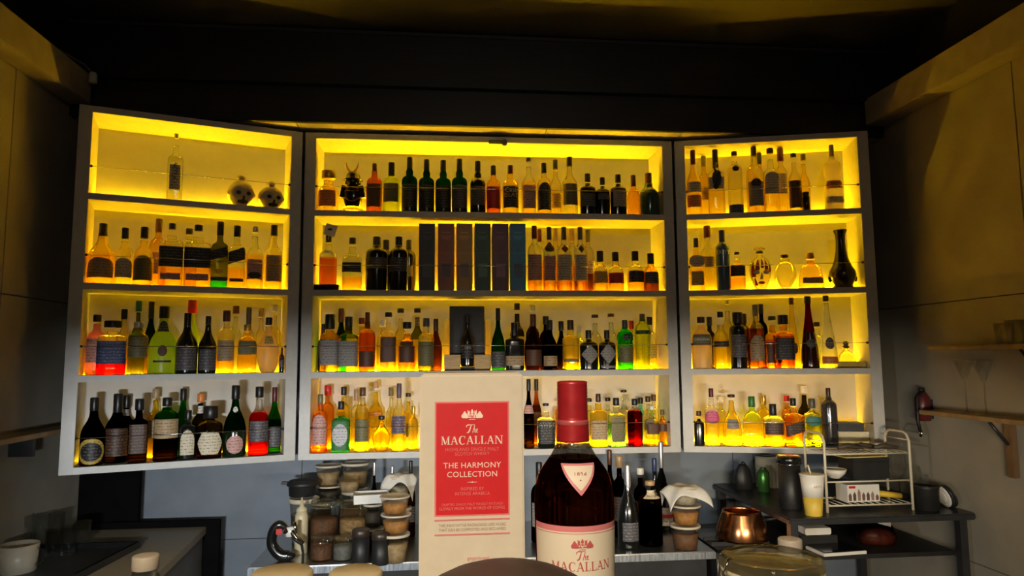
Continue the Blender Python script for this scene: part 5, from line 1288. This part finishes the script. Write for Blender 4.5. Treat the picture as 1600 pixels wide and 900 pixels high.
# wire rack
YR0 = at_z(1293, 801, ZT).y; YR1 = YR0 + .18
rx0 = at_y(1293, 801, YR0).x; rx1 = at_y(1427, 799, YR0).x; zr_top = at_y(1415, 676, YR0).z
M_rack = paint('cream_wire', (0.62, 0.57, 0.42), 0.4, var=0.04)
rk = tag(empty('wire_rack', (0, 0, 0)), 'cream two-tier wire rack on the black table', 'rack')
for xx in (rx0, rx1):
    tb('end_hoop', M_rack, rk, [(xx, YR0, ZT), (xx, YR0, zr_top - .04), (xx, YR0 + .015, zr_top - .01), (xx, YR0 + .04, zr_top), (xx, YR1 - .04, zr_top), (xx, YR1 - .015, zr_top - .01), (xx, YR1, zr_top - .04), (xx, YR1, ZT)], .0065, 8)
    tb('end_bar', M_rack, rk, [(xx, YR0, zr_top - .035), (xx, YR1, zr_top - .035)], .003, 6)
tiers = [at_y(1350, 709, YR0).z, at_y(1350, 752, YR0).z, at_y(1350, 789, YR0).z]
for i, zt3 in enumerate(tiers):
    tb('shelf_rail', M_rack, rk, [(rx0, YR0, zt3), (rx1, YR0, zt3)], .0042, 6); tb('shelf_rail', M_rack, rk, [(rx0, YR1, zt3), (rx1, YR1, zt3)], .0042, 6)
    if i != 1:
        for j in range(12):
            xx = rx0 + (rx1 - rx0) * (j + .5) / 12; tb('shelf_wire', M_rack, rk, [(xx, YR0, zt3 + .004), (xx, YR1, zt3 + .004)], .0018, 5)
zt0 = tiers[0] + .0062
cl2 = tag(empty('dark_gloves', ((rx0 + rx1) / 2 + .05, (YR0 + YR1) / 2, zt0)), 'dark crumpled gloves and twig on the top of the wire rack', 'gloves')
for i, (a, b, c_, d_) in enumerate(((-.09, 0, .07, .5), (.0, .02, .09, .9), (.08, -.02, .06, .1))):
    tb('glove', paint('dark_leather', (0.06, 0.045, 0.03), 0.6), cl2, [(a - .05, b, .012), (a, b + .02 * d_, .02), (a + .06, b - .02, .012)], [.010, .012, .008], 8)
x = at_y(1352, 730, YR0 + .08).x
zt1_ = tiers[1] + .004
bb = tag(empty('black_box', (x, YR0 + .10, zt1_)), 'matt black box on the middle tier of the wire rack', 'box')
wbx = 30 * 3.3 / F_PX
hbx = at_y(1352, 714, YR0 + .06).z - zt1_
bx('box_body', M_black, bb, -wbx, wbx, -.07, .06, .0, hbx * .8, bev=.002); bx('box_lid', M_black, bb, -wbx - .001, wbx + .001, -.071, .061, hbx * .81, hbx, bev=.002)
sp = at_y(1310, 745, YR0 + .06)
bw = tag(empty('white_bowl', (sp.x, YR0 + .09, zt1_)), 'white bowl left of the black box on the rack', 'bowl')
lt('bowl_wall', M_white, bw, [(0, .022), (.003, .026), (.02, .045), (.042, .055), (.042, .052), (.02, .041), (.006, .02)], seg=26)
lt('bowl_foot', M_white, bw, [(-.001, .020), (.0, .024), (.003, .022)], seg=20)
zt2_ = tiers[2] + .0062
pbx = at_y(1349, 785, YR0 + .04)
pbm = tag(empty('picture_box', (pbx.x, YR0 + .07, zt2_), .03), 'small white box printed with brown and red figures on the rack', 'box')
hb2 = at_y(1349, 757, YR0 + .04).z - zt2_; wb2 = 27 * 3.3 / F_PX
bx('box_body', M_white, pbm, -wb2, wb2, -.035, .06, 0, hb2, bev=.001)
random.seed(11)
for i in range(7):
    xx = -wb2 * .85 + i * wb2 * .28; hh_ = hb2 * random.uniform(.35, .8)
    bm = bmesh.new(); poly(bm, [(xx - .007, hb2 * .08), (xx + .007, hb2 * .08), (xx + .008, hh_ * .7), (xx, hh_), (xx - .008, hh_ * .7)], -.0358, -.035)
    obj('printed_figure', bm, paint('print_brown%d' % (i % 3), [(0.16, 0.08, 0.06), (0.08, 0.06, 0.06), (0.28, 0.18, 0.14)][i % 3], 0.6), pbm)
bx('printed_logo', cmat('red'), pbm, -wb2 * .9, -wb2 * .5, -.0358, -.035, hb2 * .80, hb2 * .94)
yr_ = tag(empty('paper_tube', (at_y(1395, 775, YR0 + .05).x, YR0 + .08, zt2_ + .016), .0), 'yellow rolled paper on the lower tier of the rack', 'paper')
tb('rolled_sheet', cmat('yellow'), yr_, [(-.06, 0, .014), (.06, 0, -.002)], .014, 14); tb('rolled_core', cmat('cream'), yr_, [(-.0605, 0, .014), (-.058, 0, .0135)], .009, 12)
sh = tag(bx('paper_sheets', paint('paper_sheet', (0.62, 0.50, 0.16), 0.7), None, -.13, .09, -.05, .05, 0, .004), 'yellow paper sheets lying on top of the black box', 'paper')
sh.location = (x, YR0 + .09, zt1_ + hbx + .0005); sh.rotation_euler.z = .08
# dark pot and glasses at the right end of the table
x, h, r = onq(1446, 758, 40, tf + .10)
ro = tag(empty('black_pot', (x, tf + .10, ZT)), 'black pot at the right end of the table', 'pot')
lt('pot_body', M_black, ro, [(0, r * .8), (.003, r * .86), (h * .9, r * .92), (h, r), (h, r * .92), (h * .9, r * .84), (.01, r * .78)], seg=28); tb('pot_rim', M_dsteel, ro, [(r * math.cos(i * PI / 12), r * math.sin(i * PI / 12), h) for i in range(25)], .003, 6)
for i in range(3):
    p = tag(empty('small_plate', (at_y(1474, 785, tf + .12).x + i * .016, tf + .13, ZT)), ['pale plate leaning against the black pot', 'middle leaning plate beside the black pot', 'outermost leaning plate beside the black pot'][i], 'plate', 'leaning plates')
    for nm, rr_, m in (('plate_disc', .055, M_white if i == 0 else M_dsteel), ('plate_well', .034, M_white if i == 0 else M_dsteel)):
        bm = bmesh.new(); lathe(bm, [(0, rr_ * .7), (.004, rr_), (.006, rr_), (.003, rr_ * .6)] if nm == 'plate_disc' else [(-.002, rr_ * .9), (0.0, rr_)], seg=28)
        o = obj(nm, bm, m, p, True); o.rotation_euler = (0, 1.22, 0); o.location = (0, 0, .053)
for i, (px_, yt, w_) in enumerate(((1402, 705, 26), (1425, 728, 26), (1440, 742, 22))):
    Y = tf + .34; x, h, r = onq(px_, yt, w_, Y)
    ro = tag(empty('wine_glass', (x, Y, ZT)), ['tallest stemmed glass behind the wire rack', 'middle stemmed glass behind the wire rack', 'shortest stemmed glass behind the black pot'][i], 'glass', 'stemmed glasses behind the rack')
    lt('bowl', glass('thin_glass', (0.96, 0.96, 0.94), 0.3, 1.4, 0.05), ro, [(h * .45, r * .15), (h * .52, r * .7), (h * .68, r), (h * .85, r * .95), (h, r * .8)], seg=24, top=False, bottom=False); lt('foot', glass('thin_glass', None), ro, [(0, r * .8), (.003, r * .78), (.006, r * .12), (h * .45, r * .1)], seg=20)
# things on the table's lower shelf
p = at_z(1320, 868, ZLS)
ro = tag(empty('white_edged_tablet', (p.x, p.y + .05, ZLS), .1), 'black tablet case with white edge under the table', 'tablet')
bx('case', M_white, ro, -.11, .11, -.05, .09, 0, .014, bev=.002); bx('screen', M_blackgloss, ro, -.10, .10, -.045, .085, .0142, .018)
p = at_y(1280, 830, tf + .2)
ro = tag(empty('white_packet', (p.x, tf + .25, ZLS)), 'small white packet on a black box under the table', 'packet')
bx('packet_stand', M_black, ro, -.09, .09, -.05, .06, 0, p.z - ZLS - .02); bx('packet_body', M_white, ro, -.065, .065, -.045, .045, p.z - ZLS - .019, p.z - ZLS + .012, bev=.004)
p = at_y(1375, 850, tf + .2)
ro = tag(empty('snack_bag', (p.x, tf + .22, ZLS)), 'red and clear plastic bag under the table', 'bag')
lt('bag_body', glass('bag_plastic', (0.6, 0.5, 0.45), 0.6, 1.2, 0.25), ro, [(0, .06), (.004, .085), (.04, .10), (.08, .08), (.12, .03)], seg=22, dy=.7, flute=7); lt('bag_contents', paint('bag_red', (0.16, 0.04, 0.025), 0.5, var=0.4, scale=40), ro, [(.002, .05), (.006, .075), (.03, .085), (.06, .06), (.07, .02)], seg=18, dy=.65)
o = bx('bag_label', paint('bag_white', (0.4, 0.36, 0.36), 0.6), ro, -.045, .02, -.066, -.063, .08, .11); o.rotation_euler = (-.3, .3, 0)

# ------------------------------------------------------------------ left counter
ZL = EYE - 0.84
e1 = at_z(322, 823, ZL); e2 = at_z(240, 902, ZL)
e3 = e1 + (e2 - e1) * min(2.6, (-1.96 - e1.y) / (e2.y - e1.y))
yb_ = e1.y
lc = tag(empty('left_counter', (0, 0, 0)), 'grey-brown counter unit along the left wall', 'counter')
M_ctr = paint('grey_brown_laminate', (0.30, 0.25, 0.16), 0.4, var=0.12, stretch=(3, 20, 3))
def prism(name, pts, z0_, z1_, mat, parent):
    bm = bmesh.new(); a = [bm.verts.new((p[0], p[1], z0_)) for p in pts]; b = [bm.verts.new((p[0], p[1], z1_)) for p in pts]; n = len(pts)
    bm.faces.new(a[::-1]); bm.faces.new(b)
    for i in range(n): bm.faces.new((a[i], a[(i + 1) % n], b[(i + 1) % n], b[i]))
    return obj(name, bm, mat, parent)
prism('counter_top', [(XL + .015, yb_), (XL + .015, e3.y), (e3.x, e3.y), (e1.x, e1.y)], ZL - .035, ZL, M_ctr, lc)
prism('counter_body', [(XL + .02, yb_ - .01), (XL + .02, e3.y + .01), (e3.x - .012, e3.y + .01), (e1.x - .012, e1.y - .01)], 0.02, ZL - .04, paint('grey_laminate_front', (0.16, 0.15, 0.14), 0.5), lc)
k1 = at_y(345, 812, yb_ + .03)
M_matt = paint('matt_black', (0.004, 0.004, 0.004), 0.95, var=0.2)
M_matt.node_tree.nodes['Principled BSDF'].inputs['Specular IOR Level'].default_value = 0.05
bs = tag(empty('backing_with_shade', (0, 0, 0)), 'low black panel behind the left counter, plus a dark sheet imitating shade', 'panel')
bx('low_panel', M_matt, bs, XL + .02, k1.x, yb_ + .01, yb_ + .04, 0.02, at_y(330, 812, yb_ + .02).z); bx('shade_sheet', M_matt, bs, XL + .02, at_y(217, 780, yb_ + .05).x, yb_ + .045, yb_ + .08, 0.02, Z0 + .22)  # the taller black sheet stands in for shade below the left wing
# dark drainer tray
t1, t2 = at_z(213, 850, ZL + .02), at_z(100, 905, ZL + .02)
dt = tag(empty('drainer_tray', (0, 0, 0)), 'dark tray with raised edge on the left counter', 'tray')
prism('tray_floor', [(XL + .05, t1.y), (XL + .05, t2.y - .2), (t2.x, t2.y - .2), (t1.x, t1.y)], ZL + .001, ZL + .008, M_dsteel, dt)
prism('tray_edge', [(t1.x, t1.y), (t2.x, t2.y - .2), (t2.x + .014, t2.y - .2), (t1.x + .014, t1.y)], ZL + .001, ZL + .03, M_blackgloss, dt); prism('tray_edge', [(XL + .05, t1.y + .014), (XL + .05, t1.y), (t1.x + .014, t1.y), (t1.x + .014, t1.y + .014)], ZL + .001, ZL + .03, M_blackgloss, dt)
GT = glass('tumbler_glass', (0.95, 0.96, 0.95), 0.3, 1.4, 0.05)
for i, (px_, yt, yb2, w_, lab) in enumerate(((14, 806, 862, 24, 'tall tumbler at the far left of the glasses on the counter'), (40, 804, 858, 24, 'second tall tumbler in the back row on the left counter'), (66, 803, 853, 24, 'third tall tumbler in the back row on the left counter'), (90, 801, 848, 22, 'rightmost tall tumbler in the back row on the left counter'),
     (30, 850, 893, 56, 'large clear plastic measuring jug at the left edge'), (84, 828, 868, 22, 'small glass before the tall tumblers on the left'), (108, 822, 866, 22, 'small shot glass right of the tumblers'), (130, 814, 850, 24, 'small bell glass nearest the bare left counter'))):
    zb2 = ZL + .0085; p = at_z(px_, yb2, zb2); x, _, h, r = span(px_, yt, yb2, w_, p.y)
    ro = tag(empty('tumbler' if i != 4 else 'measuring_jug', (x, p.y, zb2)), lab, 'glass', 'glasses on the left counter')
    lt('glass_wall', GT if i != 4 else frost('whitefrost'), ro, [(0, r * .84), (.003, r * .88), (h, r), (h, r * .93), (.012, r * .80)], seg=26, bottom=False, top=False); lt('glass_base', GT, ro, [(0, r * .82), (.010, r * .82)], seg=22)
    if i == 4: tb('jug_handle', GT, ro, [(r * .95, 0, h * .85), (r * 1.3, 0, h * .75), (r * 1.25, 0, h * .35), (r * .9, 0, h * .25)], .005, 8)
# shelf on the left wall
ye = at_x(85, 667, XL + .01).y; zsl = at_x(40, 673, XL + .01).z
ro = tag(empty('wall_shelf', (XL + .013, ye, zsl)), 'brown wooden shelf on the left wall', 'shelf', 'wooden wall shelves')
bx('shelf_board', M_wood, ro, 0, .12, -1.8, 0, -.022, 0, bev=.002)
for yy in (-.35, -1.2): bx('bracket', M_dsteel, ro, 0, .10, yy - .01, yy + .01, -.10, -.023)

# ------------------------------------------------------------------ right wall shelves, glasses, wall flask
def wshelf(px_, py_, lab, byy):
    p = at_x(px_, py_, XR - .013)
    ro = tag(empty('wall_shelf', (XR - .013, p.y, p.z)), lab, 'shelf', 'wooden wall shelves')
    bx('shelf_board', M_wood, ro, -.13, 0, -1.8, 0, -.020, 0, bev=.002)
    for yy in byy:
        bx('bracket', paint('brown_bracket', (0.16, 0.09, 0.04), 0.4), ro, -.03, 0, yy - .02, yy + .02, -.26, -.021, bev=.003); tb('bracket_strut', M_dsteel, ro, [(-.11, yy, -.022), (-.03, yy, -.12)], .007, 6)
    return p
pu = wshelf(1488, 541, 'upper wooden shelf on the right wall with glasses', (-.52, -1.2))
pl = wshelf(1474, 640, 'lower wooden shelf on the right wall with cocktail glasses', (-.42, -1.2))
GS = glass('thin_glass', None)
for i, (px_, w_) in enumerate(((1514, 24), (1544, 26))):
    p = at_x(px_, 640, XR - .075); Y = p.y; x, _, _, r = span(px_, 563, 640, w_, Y); h = at_x(px_, 563, XR - .075).z - pl.z
    ro = tag(empty('cocktail_glass', (XR - .085, Y, pl.z + .0005)), ['cocktail glass farther from the camera on the lower right shelf', 'cocktail glass nearer the camera on the lower right shelf'][i], 'glass', 'cocktail glasses')
    r = .043
    lt('bowl', GS, ro, [(h * .58, r * .06), (h * .62, r * .2), (h, r), (h, r * .95), (h * .64, r * .14)], seg=26, bottom=False, top=False); lt('stem', GS, ro, [(.004, r * .3), (.008, r * .09), (h * .58, r * .07)], seg=14); lt('foot', GS, ro, [(0, r * .7), (.002, r * .7), (.004, r * .3)], seg=24)
for i, (px_, yt) in enumerate(((1572, 505), (1590, 500))):
    p = at_x(px_, 540, XR - .07); h = at_x(px_, yt, XR - .07).z - pu.z
    ro = tag(empty('tumbler', (XR - .075, p.y, pu.z + .0005)), ['tumbler farther along the upper right shelf', 'tumbler at the right picture edge on the upper shelf'][i], 'glass', 'tumblers on the upper right shelf')
    lt('glass_wall', GS, ro, [(0, .030), (.003, .033), (h, .038), (h, .035), (.01, .029)], seg=26, bottom=False, top=False); lt('glass_base', GS, ro, [(0, .03), (.010, .029)], seg=20)
p = at_x(1446, 680, XR - .05); pt_ = at_x(1446, 606, XR - .05)
ro = tag(empty('wall_extinguisher', (XR - .055, p.y, p.z)), 'small dark red and black extinguisher hung on the right wall', 'extinguisher')
h = pt_.z - p.z
lt('cylinder', paint('dark_red', (0.10, 0.012, 0.01), 0.35), ro, [(h * .30, .03), (h * .32, .036), (h * .78, .036), (h * .88, .022), (h * .92, .014)], seg=24); lt('valve', M_black, ro, [(h * .92, .016), (h, .014)], seg=14)
tb('hose', M_black, ro, [(0, -.01, h * .93), (-.04, -.02, h * .8), (-.045, -.02, h * .3), (-.03, -.02, 0)], .008, 8); lt('nozzle', M_chrome, ro, [(h * -.02, .010), (h * .05, .013), (h * .12, .010)], seg=12, cx=-.03, cy=-.02); bx('wall_bracket', M_black, ro, .03, .043, -.02, .02, h * .35, h * .75)
